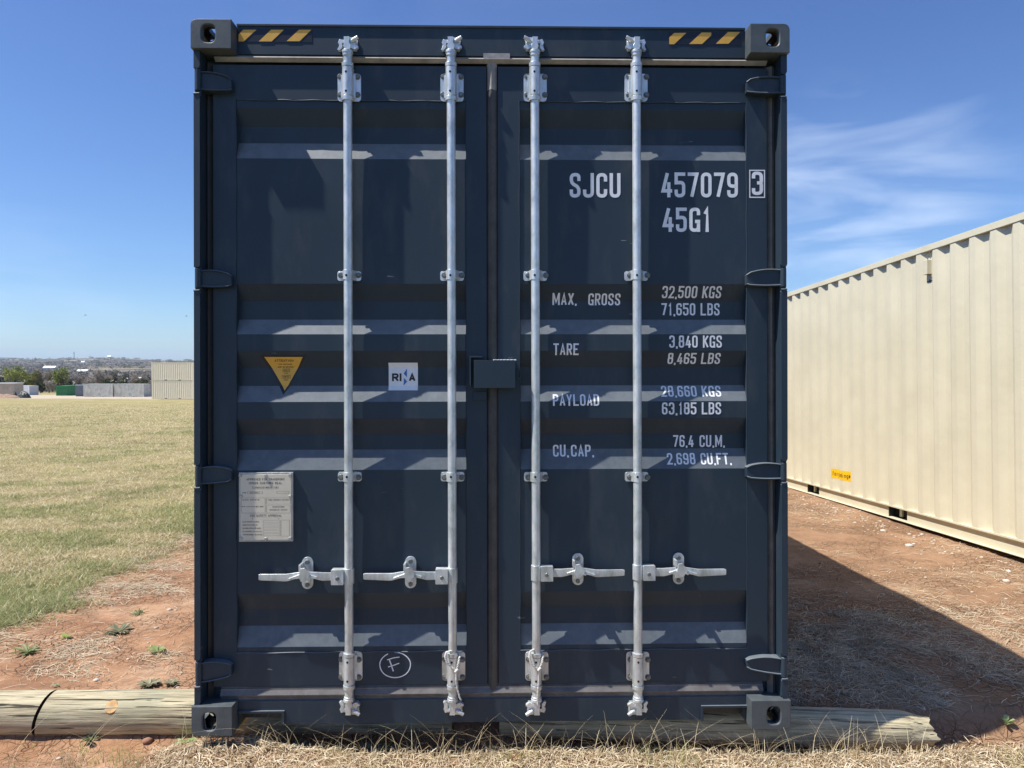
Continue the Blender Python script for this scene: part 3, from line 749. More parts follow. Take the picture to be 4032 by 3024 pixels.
# ------------------------------------------------------------------ lettering drawn with strokes
def G(s):
    out = []
    for st in s.split('|'):
        pts = []
        for p in st.split():
            r = p.endswith('r'); p = p.rstrip('r'); a, b = p.split(','); pts.append((float(a), float(b), r))
        out.append(pts)
    return out
GL = {k: G(v) for k, v in {
 'A': '0,0 .5,1 1,0|.16,.28 .84,.28', 'B': '0,0 0,1 1,1r 1,.52r 0,.52|.5,.52 1,.52r 1,0r 0,0', 'C': '1,.68 1,1r 0,1r 0,0r 1,0r 1,.32',
 'D': '0,0 0,1 1,1r 1,0r 0,0', 'E': '1,1 0,1 0,0 1,0|0,.5 .85,.5', 'F': '1,1 0,1 0,0|0,.5 .85,.5', 'G': '1,.72 1,1r 0,1r 0,0r 1,0r 1,.42|.55,.42 1,.42|1,0 1,.3',
 'H': '0,0 0,1|1,0 1,1|0,.5 1,.5', 'I': '.5,0 .5,1', 'J': '1,1 1,0r 0,0r 0,.3', 'K': '0,0 0,1|1,1 0,.4|.3,.55 1,0', 'L': '0,1 0,0 1,0', 'M': '0,0 0,1|1,1 1,0|.06,.94 .5,.22 .94,.94',
 'N': '0,0 0,1 1,0 1,1', 'O': '0,.5 0,1r 1,1r 1,0r 0,0r 0,.5', 'P': '0,0 0,1 1,1r 1,.45r 0,.45', 'Q': '0,.5 0,1r 1,1r 1,0r 0,0r 0,.5|.6,.25 1,-.05', 'R': '0,0 0,1 1,1r 1,.47r 0,.47|.5,.47 1,0',
 'S': '1,.70 1,1r 0,1r 0,.58r 1,.42r 1,0r 0,0r 0,.30', 'T': '0,1 1,1|.5,1 .5,0', 'U': '0,1 0,0r 1,0r 1,1', 'V': '0,1 .5,0 1,1', 'W': '0,1 .25,0 .5,.7 .75,0 1,1', 'X': '0,0 1,1|0,1 1,0', 'Y': '0,1 .5,.45 1,1|.5,.45 .5,0', 'Z': '0,1 1,1 0,0 1,0',
 '0': '0,.5 0,1r 1,1r 1,0r 0,0r 0,.5', '1': '.15,.78 .6,1 .6,0', '2': '0,.70 0,1r 1,1r 1,.6 0,0 1,0', '3': '0,.74 0,1r 1,1r 1,.52r .45,.52|.45,.52 1,.52r 1,0r 0,0r 0,.26', '4': '.78,0 .78,.62|.55,1 0,.22 1,.22',
 '5': '1,1 0,1 0,.60 1,.62r 1,0r 0,0r 0,.28', '6': '1,.74 1,1r 0,1r 0,0r 1,0r 1,.55r 0,.55', '7': '0,1 1,1 .35,0', '8': '.5,1 .05,1r .05,.53r .95,.53r .95,1r .5,1|.5,.53 0,.53r 0,0r 1,0r 1,.53r .5,.53', '9': '0,.26 0,0r 1,0r 1,1r 0,1r 0,.45r 1,.45',
 '.': '.5,0 .5,.02', ',': '.55,.05 .45,-.10', 'f': '.8,.95 .4,1r .4,0|.1,.62 .8,.62', 'o': '0,.3 0,.62r .9,.62r .9,0r 0,0r 0,.3', 'r': '.15,0 .15,.62|.15,.5 .8,.62', 'g': '.9,.3 .9,.62r 0,.62r 0,0r .9,0|.9,.62 .9,-.3r 0,-.3', 'u': '0,.62 0,0r .9,0r .9,.62', 'n': '0,0 0,.62 .9,.62r .9,0', 'd': '.9,1 .9,0 0,0r 0,.62r .9,.62', 'i': '.5,0 .5,.62|.5,.85 .5,.9'}.items()}
def roundpoly(pts, sx_, sz_, r):
    P = [Vector((x * sx_, z * sz_)) for x, z, _ in pts]; out = []
    for i, (p, q) in enumerate(zip(P, pts)):
        if q[2] and 0 < i < len(P) - 1:
            a = (P[i - 1] - p); b = (P[i + 1] - p); rr = min(r, a.length * .5, b.length * .5)
            s = p + a.normalized() * rr; e = p + b.normalized() * rr
            for k in range(5):
                t = k / 4; out.append(s * (1 - t) ** 2 + p * 2 * t * (1 - t) + e * t * t)
        else: out.append(p)
    o2 = [out[0]]
    for p in out[1:]:
        if (p - o2[-1]).length > 1e-5: o2.append(p)
    return o2
def text_polys(text, x, z, cw, ch, gap, st, space=0.6, dotw=0.28):
    """text as a list of stroke quads; x,z = lower left"""
    quads = []
    for c in text:
        if c == ' ': x += (cw + gap) * space; continue
        wgl = cw * dotw if c in '.,' else (cw * 0.45 if c == 'I' else (cw * 0.75 if c == '1' else (cw * 1.3 if c in 'MW' else cw)))
        for si, s in enumerate(GL.get(c, GL['I'])):
            pl = roundpoly(s, max(wgl - st, 1e-4), ch - st, 0.42 * cw)
            pl = [Vector((p.x + x + st / 2, p.y + z + st / 2)) for p in pl]
            if c == '.': pl = [pl[0] - Vector((0, st / 2)), pl[0] + Vector((0, st * .35))]
            n = len(pl); Lf, Rt = [], []
            for i in range(n):
                d0 = (pl[i] - pl[i - 1]).normalized() if i else None
                d1 = (pl[i + 1] - pl[i]).normalized() if i < n - 1 else None
                if d0 is None: d = d1; k = 1; ext = -d1 * st / 2
                elif d1 is None: d = d0; k = 1; ext = d0 * st / 2
                else:
                    d = (d0 + d1); d = d.normalized() if d.length > 1e-6 else d1; k = 1 / max(0.45, d.dot(d1)); ext = Vector((0, 0))
                nn = Vector((-d.y, d.x)) * st / 2 * k
                if ext.length:
                    ox_, oz_, _ = s[0] if i == 0 else s[-1]
                    edge = (abs(d.y) > .7 and (oz_ < .02 or oz_ > .98)) or (abs(d.x) > .7 and (ox_ < .02 or ox_ > .98))
                    ext = ext * ((1.0 if abs(d.y) > .99 or abs(d.x) > .99 else 0.6) if edge else 0.0)
                Lf.append(pl[i] + nn + ext); Rt.append(pl[i] - nn + ext)
            for i in range(n - 1):
                quads.append(QL([Lf[i].copy(), Lf[i + 1].copy(), Rt[i + 1].copy(), Rt[i].copy()])); quads[-1].k = si
        x += wgl + gap
    return quads, x - gap
KINKS = sorted(list(pz))
def drape(name, mat, parent, quads, yfn, lift=0.0009, step=0.02, kinks=KINKS, fit=None):
    out_ = bmesh.new()
    for kk in sorted({getattr(q, 'k', 0) for q in quads}):
        bm = bmesh.new()
        for q in quads:
            if getattr(q, 'k', 0) == kk:
                bm.faces.new([bm.verts.new((p.x, 0, p.y)) for p in q])
        zs = [v.co.z for v in bm.verts]; z0, z1 = min(zs), max(zs)
        for kz in kinks:
            if z0 < kz < z1:
                bmesh.ops.bisect_plane(bm, geom=bm.verts[:] + bm.edges[:] + bm.faces[:], plane_co=(0, 0, kz), plane_no=(0, 0, 1))
        for v in bm.verts: v.co.y = yfn(v.co.x, v.co.z) - lift - 0.0002 * kk
        tmp = bpy.data.meshes.new('tmp'); bm.to_mesh(tmp); bm.free(); out_.from_mesh(tmp); bpy.data.meshes.remove(tmp)
    bm = out_
    # overlapping strokes lie a hair apart
    me = bpy.data.meshes.new(name); bm.normal_update()
    for f in bm.faces:
        if f.normal.y > 0: f.normal_flip()
    bm.to_mesh(me); bm.free(); me.materials.append(mat)
    o = bpy.data.objects.new(name, me); COL.objects.link(o); o.parent = parent
    return o
def line(text, x0, x1, y0, y1, parent, cwf=0.45, stf=0.138, gapf=0.10, mat='white', lab=None, space=0.6):
    """a row of lettering fitted between photo columns x0..x1 and rows y0..y1"""
    zc = Lz((y0 + y1) / 2, YP, (x0 + x1) / 2); dep = ypan(Lx((x0 + x1) / 2, YP, y0), zc)
    ax, az = L(x0, y1, dep); bx_, bz = L(x1, y0, dep)
    h = bz - az; wd = bx_ - ax
    q, xe = text_polys(text, 0, 0, cwf * h, h, gapf * h, stf * h, space)
    s = wd / xe
    for quad in q:
        for p in quad: p.x = ax + p.x * s; p.y = az + p.y
    for i, quad in enumerate(q):                      # overlapping strokes must not share a plane
        pass
    return drape('lettering', M[mat], parent, q, lambda x, z: ypan(x, z))
dr = doors[1]
line('SJCU', 2243, 2443, 682, 778, dr, space=.5)
line('457079', 2604, 2905, 680, 777, dr)
line('3', 2960, 3004, 676, 768, dr)
line('45G1', 2609, 2798, 818, 913, dr)
line('MAX.', 2175, 2270, 1155, 1201, dr); line('GROSS', 2316, 2442, 1157, 1202, dr)
line('32,500 KGS', 2607, 2840, 1128, 1173, dr); line('71,650 LBS', 2604, 2833, 1194, 1242, dr)
line('TARE', 2179, 2279, 1352, 1398, dr); line('3,840 KGS', 2635, 2842, 1321, 1369, dr); line('8,465 LBS', 2629, 2836, 1390, 1433, dr)
line('PAYLOAD', 2177, 2359, 1552, 1598, dr); line('28,660 KGS', 2603, 2838, 1519, 1562, dr); line('63,185 LBS', 2606, 2839, 1584, 1632, dr)
line('CU.', 2177, 2238, 1751, 1797, dr); line('CAP.', 2248, 2337, 1751, 1797, dr); line('76.4', 2650, 2731, 1713, 1760, dr); line('CU.M.', 2754, 2853, 1713, 1760, dr); line('2,698', 2626, 2737, 1784, 1828, dr); line('CU.FT.', 2758, 2878, 1784, 1828, dr)
# boxed check digit frame
ax, az = L(2950, 779, YD); bx_, bz = L(3012, 669, YD)
t = 0.0045; V2 = lambda a, b: Vector((a, b))
rect = lambda x0, x1, z0, z1: [V2(x0, z0), V2(x1, z0), V2(x1, z1), V2(x0, z1)]
drape('lettering', M['white'], dr, [rect(ax, bx_, az, az + t), rect(ax, bx_, bz - t, bz), rect(ax, ax + t, az + t, bz - t), rect(bx_ - t, bx_, az + t, bz - t)], ypan)
# hand-drawn F in a ring
q = []
cx_, cz_ = L(1556, 2618, YD); rx_, rz_ = 0.0635, 0.0525
def brush(pts, wd):
    out = []
    for i in range(len(pts) - 1):
        a, b = V2(*pts[i]), V2(*pts[i + 1]); d = (b - a).normalized(); n = V2(-d.y, d.x) * wd / 2
        out.append([a + n, b + n, b - n, a - n])
    return out
q += brush([(cx_ + rx_ * math.cos(a) * (1 + .01 * math.sin(5 * a)), cz_ + rz_ * math.sin(a)) for a in [R(118) + R(335) * i / 40 for i in range(41)]], 0.0042)
q += brush([L(1524, 2598, YD), L(1550, 2590, YD), L(1573, 2587, YD)], 0.004); q += brush([L(1532, 2594, YD), L(1540, 2616, YD), L(1549, 2643, YD)], 0.0052); q += brush([L(1528, 2626, YD), L(1548, 2620, YD), L(1572, 2611, YD)], 0.004)
drape('chalk_mark', M['chalk'], doors[0], q, lambda x, z: YD if z < ZB else ypan(x, z))
# warning triangle (draped), with its print
dl = doors[0]
def multi(name, parent, layers, yfn, lift0=0.0009):
    """one mesh with several flat layers and materials, draped"""
    bm = bmesh.new(); mats = []
    for k, (mat, quads) in enumerate(layers):
        mats.append(M[mat]); b2 = bmesh.new()
        for qd in quads: b2.faces.new([b2.verts.new((p.x, 0, p.y)) for p in qd])
        zs = [v.co.z for v in b2.verts]
        for kz in KINKS:
            if min(zs) < kz < max(zs): bmesh.ops.bisect_plane(b2, geom=b2.verts[:] + b2.edges[:] + b2.faces[:], plane_co=(0, 0, kz), plane_no=(0, 0, 1))
        for v in b2.verts: v.co.y = yfn(v.co.x, v.co.z) - lift0 - 0.0006 * k
        b2.normal_update()
        for f in b2.faces:
            f.material_index = k
            if f.normal.y > 0: f.normal_flip()
        tmp = bpy.data.meshes.new('tmp'); b2.to_mesh(tmp); b2.free(); bm.from_mesh(tmp); bpy.data.meshes.remove(tmp)
    me = bpy.data.meshes.new(name); bm.to_mesh(me); bm.free()
    for m_ in mats: me.materials.append(m_)
    o = bpy.data.objects.new(name, me); COL.objects.link(o); o.parent = parent; return o
def smalltext(text, cxp, cyp, wpx, hpx, dep, stf=0.17, cwf=0.62):
    (a, b) = L(cxp - wpx / 2, cyp + hpx / 2, dep); (c, d) = L(cxp + wpx / 2, cyp - hpx / 2, dep)
    h = d - b; q_, xe = text_polys(text, 0, 0, cwf * h, h, 0.2 * h, stf * h, 0.7); s = (c - a) / xe
    for quad in q_:
        for p in quad: p.x = a + p.x * s; p.y = b + p.y
    return q_
def prect(x0, y0, x1, y1, dep):
    a = L(x0, y1, dep); b = L(x1, y0, dep); return rect(a[0], b[0], a[1], b[1])
def frame_px(x0, y0, x1, y1, dep, t=1.2):
    return [prect(x0, y0, x1, y0 + t, dep), prect(x0, y1 - t, x1, y1, dep), prect(x0, y0 + t, x0 + t, y1 - t, dep), prect(x1 - t, y0 + t, x1, y1 - t, dep)]
yt = YP + 0.02
P2 = lambda a, b: V2(*L(a, b, yt))
txt = smalltext('ATTENTION', 1119, 1420, 74, 9, yt) + smalltext('THIS CONTAINER', 1122, 1434, 54, 5, yt) + smalltext('MUST BE REPAIRED', 1122, 1445, 62, 5, yt) + frame_px(1110, 1452, 1138, 1464, yt) + smalltext('ONLY', 1124, 1458, 18, 6, yt) + smalltext('WITH', 1124, 1470, 14, 5, yt) + frame_px(1107, 1477, 1141, 1490, yt) + smalltext('CORTEN', 1124, 1483.5, 24, 6, yt) + smalltext('STEEL', 1123, 1496, 17, 5, yt)
multi('warning_sticker', dl, [('blackv', [[P2(1027, 1400), P2(1117, 1555), P2(1208, 1399)]]), ('yellow', [[P2(1043, 1406), P2(1120, 1538), P2(1194, 1406)]]), ('navy', txt)], ypan)
# white class sticker with dark letters and two blue wedges
P2 = lambda a, b: V2(*L(a, b, yt))
def letter(ch, x0, x1, y0, y1): 
    (a, b) = L(x0, y1, yt); (c, d) = L(x1, y0, yt); h = d - b
    q_, xe = text_polys(ch, 0, 0, (c - a), h, 0, 0.0078)
    for quad in q_:
        for p in quad: p.x += a; p.y += b
    return q_
multi('class_sticker', dl, [('sticker', [prect(1529, 1428, 1644, 1537, yt)]), ('navy', letter('R', 1542, 1568, 1470, 1501) + letter('I', 1572, 1581, 1470, 1501) + letter('A', 1609, 1634, 1470, 1501)),
      ('blue', [[P2(1588, 1471), P2(1601, 1485), P2(1601, 1451)], [P2(1588, 1518), P2(1602, 1502), P2(1589, 1488)]])], ypan)
# approval plate in a shallow frame
m = MB(); yf = YD - 0.010
def pb(x0, y0, x1, y1, ya, yb, mi=0, dep=None):
    a = L(x0, y1, ya if dep is None else dep); b = L(x1, y0, ya if dep is None else dep); m.box(a[0], b[0], ya, yb, a[1], b[1], mi=mi)
pb(941, 1860, 1153, 2133, yf, YP + 0.004, 1)
pb(947, 1868, 1146, 2126, yf - 0.0012, yf - 0.0001, 0)
for (a, b) in ((947, 1872), (1047, 1873), (1143, 1871), (950, 1955), (1143, 1955), (950, 2120), (1047, 2122), (1143, 2120)):
    x, z = L(a, b, yf); m.cyl((x, yf - 0.0013, z), (x, yf - 0.006, z), 0.008, 0.006, 12, mi=1)
yq = yf - 0.0016
def addq(quads, mi, y):
    for qd in quads: m.add([(p.x, y, p.y) for p in qd], [(0, 1, 2, 3)], mi)
T_ = smalltext('APPROVED FOR TRANSPORT', 1046, 1887, 150, 9, yf, .15) + smalltext('UNDER CUSTOMS SEAL', 1046, 1902, 130, 9, yf, .15) + smalltext('CSC SAFETY APPROVAL', 1047, 2030, 124, 9, yf, .15)
T_ += frame_px(994, 1914, 1097, 1925, yf, .8) + frame_px(975, 1935, 1034, 1944, yf, .8) + frame_px(1090, 1934, 1138, 1943, yf, .8) + frame_px(950, 1957, 1144, 1958.6, yf, .8) + frame_px(950, 1961, 1045, 2018, yf, .8) + frame_px(1049, 1961, 1144, 1985, yf, .8) + frame_px(1049, 1989, 1144, 2018, yf, .8) + frame_px(950, 2021, 1144, 2022.6, yf, .8) + frame_px(994, 2038, 1099, 2047, yf, .8) + frame_px(1106, 2047, 1140, 2111, yf, .8)
T_ += smalltext('LR9NI2018B191118', 1046, 1919.5, 92, 6, yf) + smalltext('TYPE', 962, 1940, 16, 5, yf) + smalltext('SJC-40HA-1', 1004, 1939.5, 40, 5, yf)
for i, (a, b) in enumerate((('DATE MANUFACTURED', 64), ('IDENTIFICATION NO', 58), ('MAXIMUM OPERATING GROSS', 72), ('ALLOWABLE STACKING', 74), ('TRANSVERSE RACKING', 76))):
    T_ += smalltext(a, 956 + b / 2, 2054.5 + i * 12.6, b, 5, yf) + frame_px(1036, 2050 + i * 12.6, 1103, 2058.5 + i * 12.6, yf, .8)
T_ += smalltext('SJCU 457079', 988, 1968, 66, 5, yf) + smalltext('TIMBER COMPONENT TREATMENT', 1097, 1968, 84, 5, yf) + smalltext('MANUFACTURER', 1097, 1995.5, 46, 5, yf) + smalltext('QINGDAO CHINA', 1097, 2007, 70, 5, yf) + smalltext('OWNER', 995, 1994.5, 86, 4, yf)
addq(T_, 2, yq)
m.build('approval_plate', [M['plate'], M['alu'], M['navy']], dl)

# ------------------------------------------------------------------ lock rods
def hexbolt(m, px, py, y, r=0.0082, hgt=0.009, mi=1):
    x, z = L(px, py, y); m.cyl((x, y, z), (x, y - hgt, z), r, r * .92, 6, mi=mi); m.cyl((x, y - 0.0001, z), (x, y - 0.0015, z), r * 1.5, n=14, mi=1)
RODS = [(1369, 1374), (1776, 1782), (2106, 2112), (2506, 2512)]
YR = 0.047
for ri, (xt, xb2) in enumerate(RODS):
    dirn = -1 if ri < 2 else 1                     # handle side
    ptop = L(xt - 0.4, 160, YR); pbot = L(xb2 + 1, 2800, YR)
    def at(py, y=YR): # x,z on the axis for a photo row
        z = L(xt, py, y)[1]; tt = (z - ptop[1]) / (pbot[1] - ptop[1]); return ptop[0] + (pbot[0] - ptop[0]) * tt, z
    m = MB(); x0, z0 = at(212); x1, z1 = at(2752)
    m.cyl((x0, YR, z0), (x1, YR, z1), 0.0178, n=28)
    for (ya, yb, r) in ((201, 210, .0225), (210, 222, .0205), (2742, 2750, .0205), (2750, 2760, .0225)):
        a, b = at(ya), at(yb); m.cyl((a[0], YR, a[1]), (b[0], YR, b[1]), r, n=24)
    rod = m.build('lock_rod', M['galv'], box_, smooth=True)
    # long bearing brackets top and bottom, short ones between
    for (pa_, pb_, c0, c1, ins) in ((282, 392, 250, 398, ((302, 373))), (2574, 2687, 2569, 2712, ((2596, 2665)))):
        m = MB(); cx0, _ = at((pa_ + pb_) / 2)
        za, zb2 = at(pa_)[1], at(pb_)[1]
        ox = 0.002
        m.prism(rrect(cx0 - 0.0475 + ox, cx0 + 0.0485 + ox, zb2, za, 0.013), YD - 0.006, YD - 0.0005)
        # housing: half round shell
        n = 18; zA, zB = at(c0 + 17)[1], at(c1 - 20)[1]
        def half(r, z0_, z1_, y_back=YD - 0.006):
            vs = []; 
            for zz_ in (z1_, z0_):
                vs += [(cx0 - r, y_back, zz_)] + [(cx0 - r * math.cos(math.pi * i / n), YR - r * math.sin(math.pi * i / n), zz_) for i in range(n + 1)] + [(cx0 + r, y_back, zz_)]
            k = n + 3; fs = [tuple(range(k)), tuple(range(2 * k - 1, k - 1, -1))] + [(i, i + k, i + 1 + k, i + 1) for i in range(k - 1)]
            m.add(vs, fs, 0)
        half(0.0222, zA, zB)
        for (u, v) in ((c0, c0 + 15), (c1 - 16, c1)):
            m.cyl((cx0, YR, at(u)[1]), (cx0, YR, at(v)[1]), 0.0242, 0.0232, n=24, mi=0)
        # web gussets to the plate
        zc1, zc0 = at(pa_ + 10)[1], at(pb_ - 10)[1]
        m.prism([(cx0 - 0.030, zc1), (cx0 + 0.030, zc1), (cx0 + 0.030, zc0), (cx0 - 0.030, zc0)], YD - 0.016, YD - 0.0061)
        for by in ins:
            for bxp in (-30, 39):
                hexbolt(m, (xt if pa_ < 1000 else xb2) + bxp, by + (1 if bxp > 0 else 0), YD - 0.006)
        for hy in (281, 357) if pa_ < 1000 else (2609, 2684):
            _, zz_ = at(hy, 0.025); m.cyl((cx0 - 0.003, YR - 0.0215, zz_), (cx0 - 0.003, YR - 0.0226, zz_), 0.0046, n=12, mi=2)
        m.build('rod_bracket', [M['galv'], M['bolt'], M['black']], rod, smooth=True)
    for (pa_, pb_) in ((1065, 1103), (1861, 1898)):
        m = MB(); cx0, zc = at((pa_ + pb_) / 2); za, zb2 = at(pa_)[1], at(pb_)[1]
        m.prism(rrect(cx0 - 0.0485, cx0 + 0.0490, zb2, za, 0.009), YP - 0.009, YP - 0.004)
        n = 14; r = 0.0205; vs = []
        for zz_ in (zb2 + .0015, za + .0015):
            vs += [(cx0 - r - 0.006, YP - 0.0091, zz_)] + [(cx0 - r * math.cos(math.pi * i / n), YR - r * math.sin(math.pi * i / n) * 0.98, zz_) for i in range(n + 1)] + [(cx0 + r + 0.010, YP - 0.0091, zz_)]
        k = n + 3; m.add(vs, [tuple(range(k)), tuple(range(2 * k - 1, k - 1, -1))] + [(i, i + k, i + 1 + k, i + 1) for i in range(k - 1)], 0)
        for bxp in (-29, 40): hexbolt(m, (xt + xb2) / 2 + bxp, (pa_ + pb_) / 2, YP - 0.009)
        _, zz_ = at((pa_ + pb_) / 2 - 1, 0.025); m.cyl((cx0 - 0.004, YR - 0.0200, zz_), (cx0 - 0.004, YR - 0.0214, zz_), 0.0048, n=12, mi=2)
        m.build('rod_bracket', [M['galv'], M['bolt'], M['black']], rod, smooth=True)
    # cams with hooked horns, and the keepers they bite into
    for up in (1, -1):
        s = -dirn                                   # horn side
        cxa, cza = at(178 if up > 0 else 2783); PX = 1 / 968.0
        def C(dx, dz, y): return Vector((cxa + s * dx * PX, y, cza + up * dz * PX))
        m = MB()
        m.cyl((cxa, YR, cza - up * 0.028), (cxa, YR, cza - up * 0.012), 0.0195, 0.013, n=18)
        def slab(pts, y0, y1):
            m.prism([(cxa + s * a * PX, cza + up * b * PX) for a, b in pts], y0, y1)
        slab([(-9, -22), (12, -22), (16, -8), (9, 4), (10, 27), (-12, 27), (-10, 4), (-14, -10)], 0.030, 0.058)
        slab([(8, -14), (30, -22), (43, -14), (44, -8), (30, -4), (14, -2)], 0.034, 0.050)
        slab([(-8, 12), (-30, 20), (-36, 6), (-30, -6), (-38, -22), (-30, -26), (-20, -14), (-20, 4), (-10, 4)], 0.036, 0.052)
        m.tube([C(16, 12, 0.040), C(28, 18, 0.036), C(43, 27, 0.034)], 0.0085, 10, rr=[0.008, 0.0088, 0.0072])
        m.build('rod_cam', M['galv'], rod, smooth=True, angle=30)
        m = MB()
        slab([(9, 29), (27, 29), (33, 20), (33, -10), (10, -10), (10, 4), (8, 10)], 0.042, YH - 0.0004)
        slab([(-13, 25), (-28, 24), (-34, 10), (-37, -16), (-26, -16), (-24, 4), (-14, 8)], 0.053, YH - 0.0004)
        slab([(-36, -18), (34, -18), (38, 26), (-34, 26)], 0.0612, YH - 0.0006)
        m.build('cam_keeper', M['galv'], rod, smooth=True, angle=30)
    # handle: pivot fork on the rod, bent bar, hasp plate and catch
    ax_, az_ = at(2270); zH = Lz(2270 if ri < 2 else 2262, 0.03, 1369)
    def Hh(dx): return ax_ + dirn * dx * PX
    m = MB()
    m.prism(rrect(*sorted((Hh(17), Hh(66))), zH - 0.033, zH + 0.029, 0.003), 0.022, 0.058)
    x_, z_ = Hh(40), zH - 0.006; m.cyl((x_, 0.0219, z_), (x_, 0.014, z_), 0.008, 0.0075, 8, mi=1)
    m.cyl((ax_, YR, zH + 0.029), (ax_, YR, zH - 0.033), 0.0215, n=20)
    st = [(60, 0, 15, .030), (100, 0, 15.5, .028), (110, 2, 15, .026), (150, 9, 11, .022), (168, 10, 12, .020), (190, 9, 11, .022), (238, -2, 14, .026), (250, -3, 14, .028), (345, -1, 12, .030), (352, -1, 10, .030)]
    vs = []; fs = []
    for i, (dx, dz, hh, yy_) in enumerate(st):
        x_ = Hh(dx); z_ = zH + dz * PX; h_ = hh * PX
        th = 0.009
        vs += [(x_, yy_, z_ - h_), (x_, yy_ - 0.001, z_), (x_, yy_, z_ + h_), (x_, yy_ + th, z_ + h_), (x_, yy_ + th, z_ - h_)]
    for i in range(len(st) - 1):
        for k in range(5):
            a, b = 5 * i + k, 5 * i + (k + 1) % 5; q4 = (a, b, b + 5, a + 5); fs.append(q4 if dirn < 0 else q4[::-1])
    fs += [(0, 4, 3, 2, 1), tuple(range(5 * len(st) - 5, 5 * len(st)))]
    m.add(vs, fs)
    # pressed relief: raised wedge either side of the hub
    m.prism([(Hh(120), zH + 0.002), (Hh(160), zH + 0.016), (Hh(160), zH - 0.003), (Hh(124), zH - 0.004)], 0.014, 0.026)
    m.prism([(Hh(232), zH - 0.004), (Hh(182), zH + 0.015), (Hh(182), zH - 0.003), (Hh(228), zH - 0.006)], 0.014, 0.026)
    m.build('handle', [M['galv'], M['bolt']], rod, smooth=True, angle=25)
    m = MB(); hx = Hh(169); pl = rrect(hx - 0.0232, hx + 0.0232, zH - 0.060, zH + 0.072, 0.0228, 8)
    m.prism(pl, YP - 0.010, YP - 0.004)
    for dz in (0.052, -0.043): m.cyl((hx, YP - 0.010, zH + dz), (hx, YP - 0.020, zH + dz), 0.0098, 0.0085, 6 if dz < 0 else 14, mi=1)
    m.prism([(hx - 0.017, zH - 0.030), (hx + 0.012, zH - 0.030), (hx + 0.014, zH - 0.014), (hx - 0.017, zH - 0.014)], YP - 0.024, YP - 0.0101)
    m.build('handle_hasp', [M['galv'], M['bolt']], rod, smooth=True, angle=30)
    m = MB()
    m.prism([(hx - 0.014, zH + 0.038), (hx + 0.002, zH + 0.041), (hx + 0.010, zH + 0.030), (hx + 0.021, zH + 0.022), (hx + 0.023, zH + 0.010), (hx + 0.006, zH - 0.014), (hx - 0.012, zH - 0.015), (hx - 0.021, zH + 0.006), (hx - 0.017, zH + 0.018)], 0.008, 0.017)
    m.prism([(hx - 0.024, zH + 0.050), (hx - 0.016, zH + 0.050), (hx - 0.014, zH + 0.024), (hx - 0.024, zH + 0.024)], 0.020, YP - 0.0101)
    m.cyl((hx + 0.016, 0.012, zH + 0.002), (hx + 0.027, 0.014, zH - 0.004), 0.005, n=8)
    m.build('handle_catch', M['galv'], rod, smooth=True, angle=30)
# lock box and its left bracket, hook
m = MB()
a = L(1866, 1528, 0.015); b = L(2029, 1418, 0.015)
m.prism(rrect(a[0], b[0], a[1], b[1], 0.005), 0.014, 0.0725)
m.tube([(b[0] + 0.0035, 0.05, b[1] - 0.05), (b[0] + 0.004, 0.05, b[1] - 0.068), (b[0] + 0.011, 0.05, b[1] - 0.078), (b[0] + 0.021, 0.05, b[1] - 0.072), (b[0] + 0.024, 0.05, b[1] - 0.045)], 0.0026, 8)
for i in range(7): m.cyl((b[0] - 0.09 + 0.014 * i, 0.03, b[1] - 0.001), (b[0] - 0.08 + 0.014 * i, 0.034, b[1] + 0.002), 0.004, 0.003, 6, mi=1)
m.build('lock_box', [D, M['galv']], box_)
m = MB(); a = L(1849, 1519, 0.035); b = L(1900, 1402, 0.035)
m.box(a[0], a[0] + 0.006, 0.032, YD - 0.0003, a[1], b[1]); m.box(a[0] + 0.0061, b[0], 0.032, YD - 0.0003, b[1] - 0.006, b[1])
a = L(1864, 1576, YD); b = L(1916, 1543, YD); m.prism(rrect(a[0], b[0], a[1], b[1], 0.003), YD - 0.008, YD - 0.0004)
m.build('lock_bracket', D, dl)
# ------------------------------------------------------------------ ropes tied on the two middle rods
def rope(name, label, rod_x, pts, loop):
    m = MB()
    def tw(P, r):
        # two strands twisted
        P = [Vector(p) for p in P]; dense = []
        for i in range(len(P) - 1):
            for k in range(8): dense.append(P[i].lerp(P[i + 1], k / 8))
        dense.append(P[-1])
        for ph in (0, math.pi):
            pp = [p + Vector((math.cos(ph + i * 0.9), math.sin(ph + i * 0.9) * .6, math.sin(ph + i * 0.9) * .3)) * r * 0.55 for i, p in enumerate(dense)]
            m.tube(pp, r * 0.62, 7)
    tw(loop, 0.0042); tw(pts, 0.0040)
    k = Vector(pts[0]); m.cyl(k + Vector((-0.005, -.003, -0.006)), k + Vector((0.006, -.003, 0.006)), 0.0065, 0.005, 10)
    o = m.build(name, M['rope'], None, smooth=True, angle=60); o.matrix_world = CONT
    tag(o, label, 'rope', 'white rope ends tied round the two middle lock rods'); return o
def q3(px, py, y): x, z = L(px, py, y); return (x, y, z)
rope('rope', 'white rope tied on the lock rod left of the door gap, tail hanging askew', 1782,
     [q3(1798, 2640, .018), q3(1796, 2680, .018), q3(1802, 2715, .022), q3(1810, 2745, .024), q3(1815, 2756, .024)],
     [q3(1812, 2578, .045), q3(1800, 2563, .050), q3(1778, 2562, .030), q3(1758, 2568, .026), q3(1752, 2586, .018), q3(1760, 2608, .016), q3(1775, 2624, .018), q3(1798, 2640, .018), q3(1804, 2615, .020), q3(1808, 2590, .030), q3(1812, 2578, .045)])
